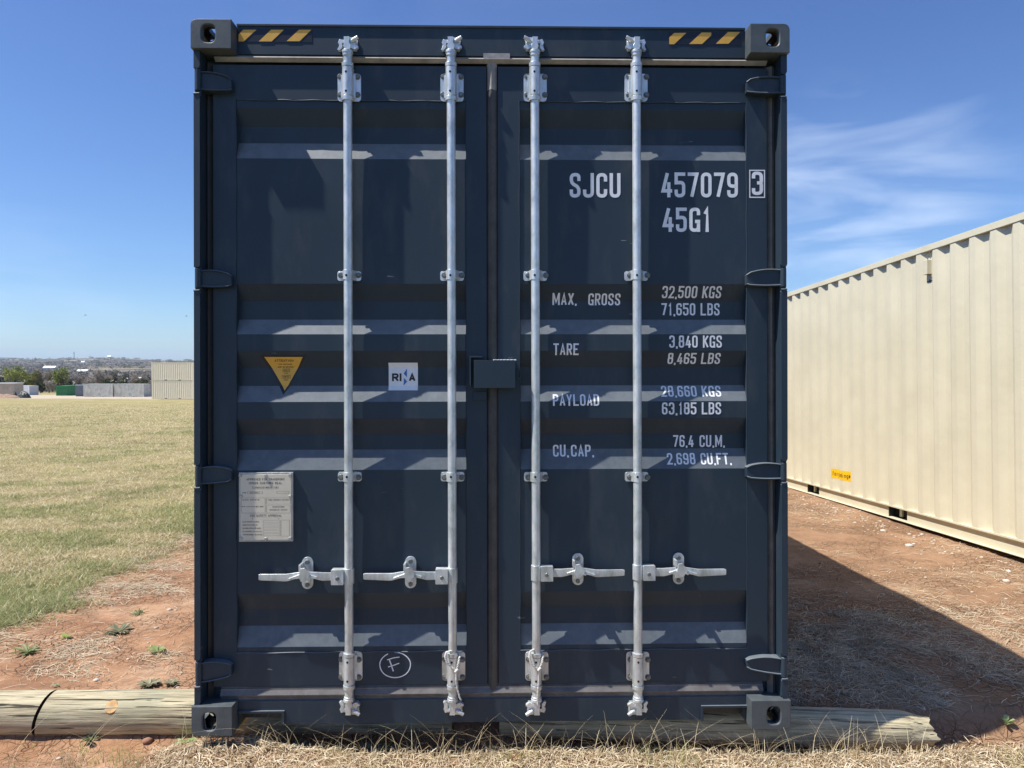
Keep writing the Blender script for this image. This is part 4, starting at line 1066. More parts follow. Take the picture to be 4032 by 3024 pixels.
rope('rope', 'white rope tied on the lock rod right of the door gap, tail hanging straight', 2112,
     [q3(2124, 2634, .018), q3(2122, 2660, .019), q3(2122, 2690, .019), q3(2118, 2725, .021), q3(2117, 2750, .022), q3(2118, 2775, .024)],
     [q3(2138, 2575, .045), q3(2128, 2560, .052), q3(2100, 2558, .030), q3(2087, 2566, .026), q3(2084, 2588, .018), q3(2092, 2612, .016), q3(2108, 2628, .017), q3(2124, 2634, .018), q3(2134, 2610, .020), q3(2136, 2590, .030), q3(2138, 2575, .045)])

# ================================================================== the beige container on the right
dirv = Vector((-107 / F, 1, -48 / F)).normalized()
xv = Vector((1, 107 / F, 0)).normalized(); zv = xv.cross(dirv).normalized()
rotB = Matrix((xv, dirv, zv)).transposed().to_4x4()
BXc = 4.477 + w
BEI = VW @ Matrix.Translation(Vector((4.477, 0, -1.36)) + xv * w + dirv * 2.9) @ rotB
bei = empty('beige_container', BEI)
tag(bei, 'long cream beige shipping container with corrugated side, standing on the red dirt to the right', 'shipping container')
ph = 7.36 - 2.9
bprof = shell(bei, 12.19, CH, M['beige'], M['beige'], phase=ph % 0.278, pockets=True, front=True, detail=False)
def ybe(s): return -(w - 0.006 - corr_inset(bprof, s))
# side vent in a recess
vy = ph; vz = 2.72; xin = -(w - 0.006 - 0.036)
m = MB()
m.box(xin - 0.004, xin - 0.0005, vy - 0.05, vy + 0.05, vz - 0.155, vz + 0.055)
m.box(xin - 0.050, xin - 0.0041, vy - 0.036, vy + 0.036, vz - 0.125, vz + 0.018)
m.box(xin - 0.030, xin - 0.012, vy - 0.024, vy + 0.024, vz - 0.1262, vz - 0.1251, mi=1)
for dy in (-0.02, 0.025): m.cyl((xin - 0.004, vy + dy, vz + 0.037), (xin - 0.006, vy + dy, vz + 0.037), 0.006, n=10, mi=1)
m.box(xin - 0.004, xin - 0.001, vy - 0.05, vy + 0.045, vz - 0.196, vz - 0.188, mi=1); m.box(xin - 0.004, xin - 0.001, vy - 0.004, vy + 0.004, vz - 0.205, vz - 0.172, mi=1)
m.build('side_vent', [M['beige'], M['black']], bei)
# yellow sticker draped over the corrugation, with print
def side_drape(name, parent, layers):
    m = MB(); mats = []
    ks = [p[0] for p in bprof]
    for k, (mat, quads) in enumerate(layers):
        mats.append(M[mat])
        for qd in quads:                              # qd = list of (s, z)
            bm = bmesh.new(); bm.faces.new([bm.verts.new((0, a, b)) for a, b in qd])
            ss = [a for a, b in qd]
            for kk in ks:
                if min(ss) < kk < max(ss): bmesh.ops.bisect_plane(bm, geom=bm.verts[:] + bm.edges[:] + bm.faces[:], plane_co=(0, kk, 0), plane_no=(0, 1, 0))
            bm.verts.index_update()
            vs = [(ybe(v.co.y) - 0.0014 - 0.001 * k, v.co.y, v.co.z) for v in bm.verts]
            fs = [tuple(v.index for v in f.verts) for f in bm.faces]; m.add(vs, fs, k); bm.free()
    return m.build(name, mats, parent)
s1, s0 = 9.44 - 2.9, 8.97 - 2.9; z0s, z1s = 0.305, 0.425
q, xe = text_polys('for grounding', 0, 0, 0.030, 0.058, 0.008, 0.0085, 0.5)
sc = 0.345 / xe
tq = [[(s1 - 0.035 - p.x * sc, z0s + 0.034 + p.y) for p in qd] for qd in q]
tq.append([(s0 + 0.075, z0s + 0.085), (s0 + 0.075, z0s + 0.03), (s0 + 0.03, z0s + 0.058)])
side_drape('grounding_sticker', bei, [('yellow2', [[(s1, z0s), (s1, z1s), (s0, z1s), (s0, z0s)]]), ('navy', tq)])
# ================================================================== logs
def vp(x, y, z): return VW @ Vector((x, y, z))       # view frame -> world
def log(name, a, b, ra, rb, label, seed, ragged=False, slant=(0.0, 0.0)):
    a = vp(*a); b = vp(*b); d = (b - a); Ln = d.length; d.normalize()
    n, k = int(Ln / 0.03), 40
    T = np.linspace(0, 1, n + 1); A = np.linspace(0, 2 * math.pi, k, endpoint=False)
    tt, aa = np.meshgrid(T, A, indexing='ij')
    r = ra + (rb - ra) * tt
    r = r * (1 + 0.05 * (vnoise(tt * Ln * 1.5 + seed, np.cos(aa) * .8 + 3, 1, 3) - .5) * 2 + 0.018 * (vnoise(tt * Ln * 2 + seed, aa * 5, 1, 3, .6) - .5) * 2)
    xx = tt * Ln
    if ragged:
        e = sstep(0.90, 1.0, tt); r = r * (1 - 0.28 * e * (0.4 + vnoise(aa * 2.2, aa * 0 + seed, 1, 2)))
        xx = xx - 0.10 * e * vnoise(aa * 1.9, aa * 0, 1, 3, .7, off=4)
    yy, zz = r * np.cos(aa), r * np.sin(aa)
    xx = xx + zz * (slant[0] * (1 - tt) + slant[1] * tt)
    V = np.stack([xx, yy, zz], -1).reshape(-1, 3)
    ii = np.arange((n + 1) * k).reshape(n + 1, k); j = np.roll(ii, -1, axis=1)
    Qs = np.stack([ii[:-1], j[:-1], j[1:], ii[1:]], -1).reshape(-1, 4)
    X = d; Zv = Vector((0, 0, 1)); Yv = Zv.cross(X).normalized(); Zv = X.cross(Yv)
    mat4 = Matrix((X, Yv, Zv)).transposed().to_4x4(); mat4.translation = a
    o = mesh_np(name, V, Qs, M['wood'], smooth=True); o.matrix_world = mat4
    for end in (0, 1):
        m = MB(); ring = V.reshape(n + 1, k, 3)[-1 if end else 0]; c = ring.mean(0)
        ins = ring * .98 + c * .02 + np.array([(-0.003 if end else 0.003), 0, 0])
        m.add([tuple(c)] + [tuple(v) for v in ins], [((0, i + 1, (i + 1) % k + 1) if end else (0, (i + 1) % k + 1, i + 1)) for i in range(k)])
        m.build('log_end', M['wood_end'], o)
    tag(o, label, 'log', 'wooden logs lying along the ground under the container'); return o, Ln
log('wooden_log', (-3.4, 3.345, -1.512), (-2.134, 3.34, -1.506), .098, .098, 'short stretch of log at the far left edge, butting against a longer one', 3, slant=(0, .25))
l2, _ = log('wooden_log', (-2.12, 3.34, -1.507), (-0.27, 3.36, -1.508), .097, .101, 'long pale log with an orange knot running under the left half of the dark container', 9, slant=(.25, 0))
m = MB(); kn = l2.matrix_world.inverted() @ vp((436 - CX) / F * 3.26, 3.26, -(2781 - CY) / F * 3.26)
dk = Vector((0, kn.y, kn.z)).normalized()
m.cyl((kn.x, dk.y * .09, dk.z * .09), (kn.x, dk.y * .1000, dk.z * .1000), 0.033, 0.028, 18)
m.build('knot', M['knot'], l2, smooth=True)
log('wooden_log', (-0.05, 3.27, -1.492), (1.865, 3.16, -1.508), .083, .080, 'weathered grey log with a splintered end sticking out to the right of the dark container', 17, ragged=True)

# ================================================================== blades, straw, pebbles (uncountable ground cover)
def tone_mat(name, rough=0.8, trans=0.0):
    k = NT(name); k.col(k.attr('tone')); k.rough(rough); k.b.inputs['Specular IOR Level'].default_value = 0.2
    if trans:
        tr = k.n('BsdfTranslucent'); k.l(k.attr('tone'), tr.inputs['Color']); ms = k.n('MixShader'); ms.inputs[0].default_value = trans
        k.l(k.b.outputs[0], ms.inputs[1]); k.l(tr.outputs[0], ms.inputs[2]); k.l(ms.outputs[0], k.o.inputs['Surface'])
    return k.m
M['blade'] = tone_mat('grass_blade', 0.7, 0.3); M['straw'] = tone_mat('dry_straw', 0.85, 0.15); M['leaf'] = tone_mat('leafy_foliage', 0.8, 0.2)
M['twig'] = tone_mat('bare_twigs', 0.9); M['stone'] = tone_mat('pale_stone', 0.9)
def blades(name, X, Y, h, wd, lean, col, mat='blade', seg=2, lift=0.0, flat=False, label=None):
    n = len(X); Z = ground_z(X, Y) + lift; yaw = RNG.random(n) * 2 * math.pi
    dx, dy = np.cos(yaw), np.sin(yaw); sx, sy = -dy, dx
    vs = []; cs = []
    curve = lean * (0.5 + RNG.random(n))
    for i in range(seg + 1):
        t = i / seg; out = curve * t * t * h if not flat else h * t
        up = h * t * (1 - 0.25 * curve * t) if not flat else (0.004 + 0.35 * wd + lean * np.sin(t * math.pi) * h * RNG.random(n) * .5)
        wv = wd * (1 - 0.9 * t) if not flat else wd * (1 - 0.3 * t)
        bend = (0 if not flat else np.sin(t * 3) * h * 0.15 * (RNG.random(n) - .5))
        cx = X + dx * out + sx * bend; cy = Y + dy * out + sy * bend; cz = Z + up
        vs.append(np.stack([cx - sx * wv / 2, cy - sy * wv / 2, cz], -1)); vs.append(np.stack([cx + sx * wv / 2, cy + sy * wv / 2, cz + (0.3 * wd if flat else 0)], -1))
    V = np.stack(vs, 1).reshape(-1, 3); k = 2 * (seg + 1); b = (np.arange(n) * k)[:, None]
    Qs = np.concatenate([np.concatenate([b + 2 * i, b + 2 * i + 1, b + 2 * i + 3, b + 2 * i + 2], 1) for i in range(seg)], 0)
    o = mesh_np(name, V, Qs, M[mat], cols=np.repeat(col, k, axis=0))
    tag(o, label, None, None, 'stuff'); return o
def pal(n, cols, jit=0.18):
    c = np.array(cols)[RNG.integers(0, len(cols), n)]; return np.clip(c * (1 + jit * (RNG.random((n, 1)) * 2 - 1)), 0, 1)
# field turf on the left
n = 400000
Y = 3.3 * (82 / 3.3) ** (RNG.random(n) ** 0.95)
edge = GRASS_X + 0.9 * (vnoise(Y * 0 + 1, Y, 2.2, 4, .6, off=6) - 0.5) + .14 * RNG.standard_normal(n) * (RNG.random(n) < .5)
lo = -0.80 * Y - 0.8; lo = np.minimum(lo, edge - 0.5)
X = edge - (edge - lo) * RNG.random(n)
keep = RNG.random(n) < (0.35 + 0.65 * vnoise(X, Y, 2.4, 3, off=8)) * sstep(82, 40, Y); X, Y = X[keep], Y[keep]; n = len(X)
gfac = vnoise(X, Y, 1.2, 4, .6, off=7) + 0.20 * np.exp(-np.abs(X - GRASS_X) / 0.5) + .11 * sstep(12, 5, Y) - 0.05
dry = pal(n, [(.60, .50, .29), (.50, .41, .22), (.78, .69, .50), (.28, .23, .13)]); gre = pal(n, [(.22, .26, .09), (.29, .32, .13), (.15, .19, .06), (.38, .39, .19)])
isg = (RNG.random(n) < sstep(0.44, 0.70, gfac) * 0.8)[:, None]
h = (0.014 + 0.026 * RNG.random(n)) * (1 + 0.6 * sstep(.5, .7, gfac) + .5 * np.exp(-np.abs(X - GRASS_X) / 0.25)); far = 1 + 0.05 * np.maximum(Y - 6, 0)
blades('field_grass', X, Y, h * np.minimum(far, 2.0), (0.0036 + 0.0002 * Y) * far ** .6, 1.3, np.where(isg, gre, dry), seg=1, label='short mown turf of dry straw and green blades left of the dirt')
# straw litter on the dirt
def litter(n, x0, x1, y0, y1, dens, off, l0=.03, l1=.10, wd=.0022, cols=((.50, .42, .30), (.60, .52, .38), (.40, .33, .23), (.66, .58, .42)), lab=None, name='dry_straw', lean=.18, pw=1.0):
    X = x0 + (x1 - x0) * RNG.random(n); Y = y0 + (y1 - y0) * RNG.random(n) ** pw
    p = dens(X, Y); keep = RNG.random(n) < p; X, Y = X[keep], Y[keep]; n = len(X)
    return blades(name, X, Y, l0 + (l1 - l0) * RNG.random(n), wd * (.6 + .8 * RNG.random(n)), lean, pal(n, cols), 'straw', 3, flat=True, label=lab)
litter(85000, 1.0, 4.3, 3.28, 6.0, lambda X, Y: sstep(.40, .54, vnoise(X, Y, 1.5, 3, off=12) + .10 - .06 * (Y - 3.3)) * .95 * sstep(6.0, 4.0, Y) * (1 - .8 * sstep(2.2, 3.0, X + .25 * (Y - 3.3))) + .03, 1, lab='mat of dry straw on the shaded dirt right of the container')
litter(22000, 1.2, 4.4, 3.6, 11, lambda X, Y: sstep(.53, .66, vnoise(X, Y, 1.7, 3, off=13)) * .6 + .03, 1, lab='thin scatter of straw on the sunny dirt between the containers', l1=.14)
litter(36000, -3.3, -1.15, 3.4, 7.2, lambda X, Y: sstep(.54, .66, vnoise(X, Y, 1.9, 3, off=14)) * .8 + .04 + .5 * np.exp(-np.abs(X - GRASS_X) / .12), 1, lab='patches of bleached straw on the red dirt left of the container')
def fdens(X, Y):
    return np.where(X < -1.2, sstep(.50, .62, vnoise(X, Y, 2.6, 3, off=15) + (X + 2.1) * .09), 0.95 - 0.35 * sstep(.5, .7, vnoise(X, Y, 3, 2, off=16))) * sstep(3.22, 3.12, Y + .05 * vnoise(X, Y, 5, 2))
litter(62000, -2.7, 2.9, 2.35, 3.24, fdens, 1, .02, .085, .0026, ((.58, .46, .30), (.68, .57, .40), (.46, .35, .21), (.74, .64, .46), (.35, .25, .14)), 'thatch of bleached dead grass in front of the logs', lean=.5)
# short live tufts in the foreground
n = 14000; X = -2.6 + 5.4 * RNG.random(n); Y = 2.4 + .80 * RNG.random(n)
keep = RNG.random(n) < sstep(.56, .66, vnoise(X, Y, 4.2, 3, off=21)) * sstep(-2.4, -1.0, X) + .02; X, Y = X[keep], Y[keep]; n = len(X)
blades('green_tufts', X, Y, .02 + .035 * RNG.random(n), .0028 + 0 * X, .9, pal(n, [(.22, .27, .07), (.30, .34, .10), (.42, .40, .17)]), seg=2, label='small green tufts growing through the dead grass in front')
# upright dead stems in front of the sill
n = 620; cl = RNG.choice([-1.25, -.98, -.62, -.28, -.14, .02, .16, .45, .62, .78, 1.02, 1.2, 1.45, -1.9, -1.75], n)
X = cl + .10 * RNG.standard_normal(n); Y = 2.87 + .12 * RNG.random(n)
keep = (X > -2.2) & (X < 1.9); X, Y = X[keep], Y[keep]; n = len(X)
blades('dead_grass_stems', X, Y, (.03 + .19 * RNG.random(n) ** 1.4), .0024 + 0 * X, .9, pal(n, [(.55, .45, .28), (.66, .56, .36), (.42, .33, .20)]), 'straw', 5, label='tall dead grass stems standing in front of the container sill')
# pebbles
def stones(name, X, Y, r, label, kind='stuff', cols=((.44, .34, .25), (.50, .42, .33), (.36, .23, .15), (.56, .49, .40)), one=False):
    base = bmesh.new(); bmesh.ops.create_icosphere(base, subdivisions=1, radius=1); bv = np.array([v.co[:] for v in base.verts]); bf = np.array([[v.index for v in f.verts] for f in base.faces]); base.free()
    n = len(X); Z = ground_z(X, Y)
    sc = np.stack([1 + .5 * RNG.random(n), 1 + .3 * RNG.random(n), .5 + .3 * RNG.random(n)], -1)
    V = bv[None] * (1 + .25 * (RNG.random((n, len(bv), 1)) - .5)) * (r[:, None] * sc)[:, None, :]
    V[:, :, 0] += X[:, None]; V[:, :, 1] += Y[:, None]; V[:, :, 2] += (Z + r * .15)[:, None]
    Ff = (bf[None] + (np.arange(n) * len(bv))[:, None, None]).reshape(-1, 3)
    o = mesh_np(name, V.reshape(-1, 3), Ff, M['stone'], smooth=True, cols=np.repeat(pal(n, cols), len(bv), 0)); return o
n = 900; X = np.where(RNG.random(n) < .62, 1.3 + 3.1 * RNG.random(n), -3.1 + 1.9 * RNG.random(n)); Y = 2.6 + 8.5 * RNG.random(n) ** 1.3
tag(stones('pebbles', X, Y, .003 + .011 * RNG.random(n) ** 3, None), 'scatter of pale pebbles on the red dirt', None, None, 'stuff')
n = 420; Y = 6 + 6 * RNG.random(n); X = 4.477 - .0373 * Y - .10 - .42 * np.abs(RNG.standard_normal(n)) * .6
tag(stones('gravel', X, Y, .004 + .013 * RNG.random(n) ** 2.5, None), 'gravel along the foot of the beige container', None, None, 'stuff')
def on_ground(px, py, guess=5.0):
    Yv = guess
    for _ in range(30):
        d = VW.to_3x3() @ Vector(((px - CX) / F, 1, -(py - CY) / F)); k = Yv / d.y
        p = Vector((0, 0, CAMZ)) + d * k; gz = g1(p.x, p.y)
        Yn = Yv * (CAMZ - gz) / max(1e-3, (CAMZ - p.z)); Yv = Yv + .7 * (Yn - Yv)
    return p.x, p.y
for (px, py, r, lab) in ((3581, 2150, .030, 'grey rounded stone on sunny dirt right of the shadow edge'), (3478, 2090, .024, 'flat pale stone lying nearest the fork pocket of the beige container'),
    (3963, 2290, .026, 'pair-sized pale stone lower down at the right edge'), (3972, 2252, .020, 'small pale stone just above the larger one at the right edge'),
    (380, 2680, .014, 'white pebble behind the log with the knot'), (668, 2402, .017, 'pale pebble on the red dirt beside the left corner post'),
    (583, 2918, .024, 'red-brown clod at the foot of the left log'), (3535, 2022, .022, 'pale stone in the mouth of the nearer fork pocket')):
    x, y = on_ground(px, py)
    c = ((.30, .16, .11),) if 'clod' in lab else ((.56, .50, .44),)
    o = stones('stone', np.array([x]), np.array([y]), np.array([r]), None, cols=c); tag(o, lab, 'stone')
# ------------------------------------------------------------------ weeds
def weed(px, py, size, nl, up, label, cols, cat='weed', wide=.35):
    x, y = on_ground(px, py); z = g1(x, y); vs = []; fs = []; cs = []
    for i in range(nl):
        a = RNG.random() * 2 * math.pi; ln = size * (.5 + .6 * RNG.random()); wd = ln * wide; el = up * (.4 + .9 * RNG.random())
        c = pal(1, cols)[0]; d = Vector((math.cos(a), math.sin(a), 0)); s = Vector((-d.y, d.x, 0)); b = len(vs); q = Vector((x, y, z + .003)) + d * size * .12 * RNG.random()
        for t, wv in ((0, .15), (.35, .8), (.7, 1.0), (1.0, .05)):
            p = q + d * ln * t * math.cos(el) + Vector((0, 0, ln * t * math.sin(el) * (1.1 - .5 * t)))
            wob = 1 + .25 * math.sin(t * 19 + i)
            vs += [tuple(p - s * wd * wv / 2 * wob + Vector((0, 0, wd * .18))), tuple(p), tuple(p + s * wd * wv / 2 * wob + Vector((0, 0, wd * .18)))]; cs += [c * 1.0, c * 1.12, c * 1.0]
        for k in range(3):
            for m_ in range(2): fs.append((b + 3 * k + m_, b + 3 * k + m_ + 1, b + 3 * k + 3 + m_ + 1, b + 3 * k + 3 + m_))
    V = np.array(vs) - np.array([x, y, z])
    o = mesh_np('weed', V, np.array(fs), M['blade'], smooth=True, cols=np.clip(np.array(cs), 0, 1)); o.location = (x, y, z); tag(o, label, cat); return o
GC = [(.13, .17, .07), (.18, .22, .10), (.24, .28, .14)]; SG = [(.22, .23, .14), (.30, .30, .20), (.36, .33, .22)]
weed(362, 2920, .060, 12, .75, 'leafy green weed rooted at the foot of the log, under the knot', GC, wide=.42)
weed(728, 2922, .055, 9, .35, 'broad pale-green leaves lying against the log beside the left bottom casting', [(.26, .36, .12), (.34, .44, .2)], wide=.5)
weed(590, 2700, .055, 46, .45, 'low spreading grey-green weed just behind the log, left of the container', SG)
weed(672, 2695, .040, 26, .45, 'smaller grey-green weed patch touching the left corner post', SG)
weed(232, 2705, .035, 5, 1.1, 'tiny upright sprout behind the join of the logs', [(.34, .40, .24)])
weed(470, 2490, .085, 40, .5, 'olive weed clump in the middle of the left dirt strip', SG, wide=.22)
weed(545, 2420, .060, 16, .5, 'thin dark weed above the olive clump on the dirt', GC, wide=.2)
weed(620, 2570, .070, 11, .55, 'bright green broad-leaved weed among straw beside the container', [(.30, .36, .15), (.35, .40, .19)], wide=.4)
weed(110, 2570, .085, 40, .45, 'wide green weed mat low at the left edge', [(.26, .30, .13), (.33, .34, .19), (.20, .24, .10)], wide=.2)
weed(262, 2512, .045, 8, .7, 'small yellow-green weed on the open dirt at left', [(.34, .42, .12)], wide=.4)
weed(3560, 2905, .055, 16, .6, 'green weed in the bleached grass right of the splintered log end', GC, wide=.35)
weed(3960, 2850, .050, 8, .9, 'pale yellow-green weed at the shadow edge by the right margin', [(.40, .48, .22)], wide=.5)
weed(2862, 2962, .040, 6, 1.0, 'small reddish-green weed in front of the log below the right notch', [(.30, .20, .10), (.22, .28, .08)], wide=.6)

# ================================================================== across the field
def place(px, Yd): return (px - CX) / F * Yd
def far_container(px, Yd, Ln, H, yaw, mat, label, z=None, up=0.0, name='far_container', pockets=True):
    x = place(px, Yd)
    o = empty(name); o.location = (x, Yd, (g1(x, Yd) if z is None else z) + up + .02); o.rotation_euler = (0, 0, R(yaw))
    sub = []
    shell(o, Ln, H, mat, mat, phase=.14, pockets=pockets, front=True, detail=False)
    for c in o.children: c.matrix_parent_inverse = Matrix.Translation((0, -Ln / 2, 0))
    tag(o, label, 'shipping container'); return o
def far_mat(name, stops, scale=.9, rust=.5, strk=(1, 1, .15)):
    k = NT(name); v = k.coord()
    c = k.ramp(k.noise(v, scale, 5, .6), stops)
    r = k.ramp(k.noise(k.coord(strk), 2.2, 6, .75), [(.55, 0.0), (.72, rust)]); c = k.mix(r, c, (.20, .10, .06)); k.col(c); k.rough(.6); return k.m
M['rusty'] = far_mat('faded_white_and_teal_paint', [(.36, (.40, .41, .38)), (.56, (.55, .56, .52)), (.64, (.34, .42, .42)), (.74, (.20, .32, .33))], .9, .9, (1, 3, .15))
M['green'] = far_mat('green_container_paint', [(.3, (.018, .17, .06)), (.7, (.03, .23, .085))], .9, .15)
M['slate'] = far_mat('slate_blue_paint', [(.3, (.13, .17, .20)), (.7, (.20, .25, .28))], .9, .4)
M['whitec'] = far_mat('white_container_paint', [(.3, (.50, .52, .58)), (.7, (.62, .64, .70))], .9, .12)
M['navyc'] = far_mat('navy_container_paint', [(.3, (.03, .035, .07)), (.7, (.05, .055, .10))], .9, .25)
zS = 1.5 - 140 * 103 / F
far_container(698, 104.2, 6.3, 2.59, 84.5, M['cream'], 'lower of two beige containers stacked across the field, behind the dark container', z=zS, name='stacked_container')
far_container(698, 104.2, 6.3, 2.59, 84.5, M['cream'], 'upper of two beige containers stacked across the field', z=zS, up=2.60, name='stacked_container')
far_container(401, 147, 6.3, 2.59, 84, M['rusty'], 'rust-streaked white container with pale graffiti, left one of the weathered pair', name='rusty_container')
far_container(521, 146.5, 6.3, 2.59, 85, M['rusty'], 'rust-streaked white and teal container next to the tall beige stack', name='rusty_container')
far_container(600, 152, 3.6, 2.59, 90, M['navyc'], 'dark navy container end between the rusty container and the beige stack', name='navy_container')
far_container(322, 158.5, 6.06, 2.45, 31, M['slate'], 'slate blue container seen end-on between the green and rusty ones', name='slate_container')
gc = far_container(269, 176, 6.06, 2.45, 2, M['green'], 'green skip-like container with horizontal ribs on its near end', name='green_container')
m = MB(); 
for z_ in (.35, .95, 1.55, 2.15): m.box(-CW / 2 + .1, CW / 2 - .1, -.12, -.01, z_, z_ + .13)
rb = m.build('rib', M['green'], gc); rb.matrix_parent_inverse = Matrix.Translation((0, -3.03, 0))
far_container(101, 195.3, 6.6, 2.5, 66, M['whitec'], 'white container with faded blue marks at the far left of the track', name='white_container')
# tan rendered shed at the frame edge
k = NT('peeling_tan_render'); v = k.coord(); k.col(k.ramp(k.noise(v, .9, 6, .65), [(.35, (.36, .31, .25)), (.55, (.42, .38, .32)), (.68, (.55, .42, .33))])); k.rough(.9); M['render'] = k.m
k = NT('pale_roof_sheet'); k.col((.62, .62, .60)); k.rough(.5); M['roofw'] = k.m
k = NT('dirt_heap'); v = k.coord(); k.col(k.ramp(k.noise(v, 2, 6, .7), [(.3, (.28, .17, .11)), (.7, (.46, .33, .23))])); k.rough(.95); k.bump(k.noise(v, 6, 5), .8, .1); M['heap'] = k.m
k = NT('black_plastic_sheet'); v = k.coord(); k.col(k.ramp(k.noise(v, 3, 5), [(.3, (.02, .025, .022)), (.7, (.05, .07, .05))])); k.rough(.35); k.bump(k.noise(v, 4, 4), .8, .1); M['sheet'] = k.m
xs_ = place(47, 133); o = empty('shed'); o.location = (xs_ - 2.6, 134.5, g1(xs_, 134)); o.rotation_euler = (0, 0, R(8))
m = MB(); m.box(-2.6, 2.6, -1.6, 1.6, 0, 2.55); m.build('wall', M['render'], o)
m = MB(); m.box(-2.7, 2.7, -1.7, 1.7, 2.551, 2.67); m.build('roof', M['roofw'], o)
m = MB(); m.box(-1.5, -.6, -1.625, -1.601, .02, 2.05); m.build('door', M['tan'], o)
tag(o, 'tan rendered shed with peeling wall at the left edge of the field', 'shed')
def mound(name, px, Yd, rx, ry, h, mat, label, cat, seed, lumps=3.0):
    x0 = place(px, Yd); n = 40; us = np.linspace(-1, 1, n); U, Vv = np.meshgrid(us, us); rr = np.hypot(U, Vv)
    hh = h * np.clip(1 - rr ** 2, 0, 1) ** .7 * (.55 + .9 * vnoise(U + 2, Vv + 2, lumps, 4, .6, off=seed)); Xw = U * rx; Yw = Vv * ry
    Zg = ground_z(Xw + x0, Yw + Yd); z0 = g1(x0, Yd); ii = np.arange(n * n).reshape(n, n)
    Qs = np.stack([ii[:-1, :-1], ii[:-1, 1:], ii[1:, 1:], ii[1:, :-1]], -1).reshape(-1, 4)
    o = mesh_np(name, np.stack([Xw, Yw, Zg - z0 + hh - .03], -1).reshape(-1, 3), Qs, M[mat], smooth=True); o.location = (x0, Yd, z0); tag(o, label, cat); return o
mound('dirt_mound', 8, 121, 2.4, 2.6, .75, 'heap', 'reddish dirt mound at the left edge in front of the shed', 'mound', 3)
mound('sheeted_heap', 90, 124, 1.2, 1.0, 1.05, 'sheet', 'long dark heap under black sheeting in front of the white container', 'heap', 5, 2)
mound('sheeted_heap', 54, 124, .55, .6, .95, 'sheet', 'small dark heap under black sheeting beside the shed wall', 'heap', 8, 2)
# ------------------------------------------------------------------ trees
M['bark'] = plain('grey_bark', (.10, .085, .07), .9, 0, .3, 6, .3)
def tree(name, px, Yd, ytop, wpx, label, kind, cols, nleaf=1500, group=None, ls=.34):
    x = place(px, Yd); z = g1(x, Yd); top = 1.5 - (ytop - 1432) / F * Yd; H = max(1.5, top - z); Wd = wpx / F * Yd
    o = empty(name); o.location = (x, Yd, z)
    rs = np.random.default_rng(int(px * 7 + Yd))
    m = MB(); bush = kind == 'bush'
    fork = H * (.12 if bush else .28); tips = []
    m.cyl((0, 0, -.2), (0, 0, fork), H * .028, H * .02, 8)
    for i in range(9 if kind != 'bare' else 12):
        a = rs.random() * 6.28; rad = Wd / 2 * (.35 + .55 * rs.random()); zt_ = H * (.45 + .5 * rs.random() * (1 - .35 * rad / (Wd / 2)))
        p0 = Vector((0, 0, fork * (.7 + .3 * rs.random()))); p2 = Vector((math.cos(a) * rad, math.sin(a) * rad, zt_)); p1 = p0.lerp(p2, .5) + Vector((0, 0, H * .05))
        m.tube([p0, p1, p2], .1, 5, rr=[H * .013, H * .008, H * .003]); tips.append(p2)
    m.build('trunk', M['bark'], o)
    if kind == 'bare':
        n = nleaf; T = np.array([t[:] for t in tips]); b = T[rs.integers(0, len(T), n)] * (.55 + .5 * rs.random((n, 1)))
        d = rs.standard_normal((n, 3)) * np.array([1, 1, .7]); d[:, 2] += .6; d /= np.linalg.norm(d, axis=1)[:, None]
        ln = H * (.06 + .12 * rs.random((n, 1))); b = b + rs.standard_normal((n, 3)) * Wd * .05; b[:, 2] = np.maximum(b[:, 2], H * .18)
        s = np.cross(d, rs.standard_normal((n, 3))); s /= np.linalg.norm(s, axis=1)[:, None]; wv = .035 + .03 * rs.random((n, 1))
        V = np.stack([b - s * wv, b + s * wv, b + d * ln], 1).reshape(-1, 3); Ff = np.arange(3 * n).reshape(-1, 3)
        mesh_np('crown', V, Ff, M['twig'], o, cols=np.repeat(pal(n, cols, .25), 3, 0))
    else:
        ncl = 26; ca = rs.random(ncl) * 6.28; cr_ = np.sqrt(rs.random(ncl)) * Wd * .42; cz = H * ((.18 if bush else .38) + (.78 if bush else .56) * rs.random(ncl) * (1 - .5 * (cr_ / (Wd * .5)) ** 2))
        C = np.stack([np.cos(ca) * cr_, np.sin(ca) * cr_, cz], -1); w_ = rs.integers(0, ncl, nleaf)
        p = C[w_] + rs.standard_normal((nleaf, 3)) * np.array([Wd, Wd, H * .8]) * .075
        q_ = rs.standard_normal((nleaf, 3)); q_ /= np.linalg.norm(q_, axis=1)[:, None]; s = np.cross(q_, rs.standard_normal((nleaf, 3))); s /= np.linalg.norm(s, axis=1)[:, None]
        z_ = ls * (.6 + .8 * rs.random((nleaf, 1))); V = np.stack([p - q_ * z_ * .5 - s * z_ * .3, p - q_ * z_ * .5 + s * z_ * .3, p + q_ * z_ * .5 + s * z_ * .3, p + q_ * z_ * .5 - s * z_ * .3], 1).reshape(-1, 3)
        shade = .8 + .4 * rs.random(ncl); cc = pal(nleaf, cols, .2) * shade[w_][:, None]
        mesh_np('crown', V, np.arange(4 * nleaf).reshape(-1, 4), M['leaf'], o, cols=np.repeat(np.clip(cc, 0, 1), 4, 0))
    tag(o, label, 'shrub' if bush else 'tree', group); return o
SPR = [(.25, .29, .08), (.32, .34, .11), (.19, .22, .07)]; DRK = [(.035, .055, .025), (.05, .075, .03), (.028, .045, .022)]; BRN = [(.32, .27, .23), (.40, .345, .30), (.25, .22, .19)]; PAL = [(.42, .375, .33), (.33, .30, .26)]
tree('spring_tree', 50, 262, 1434, 92, 'tall round spring-green tree, first from the left, behind the white container', 'leafy', SPR, 2600)
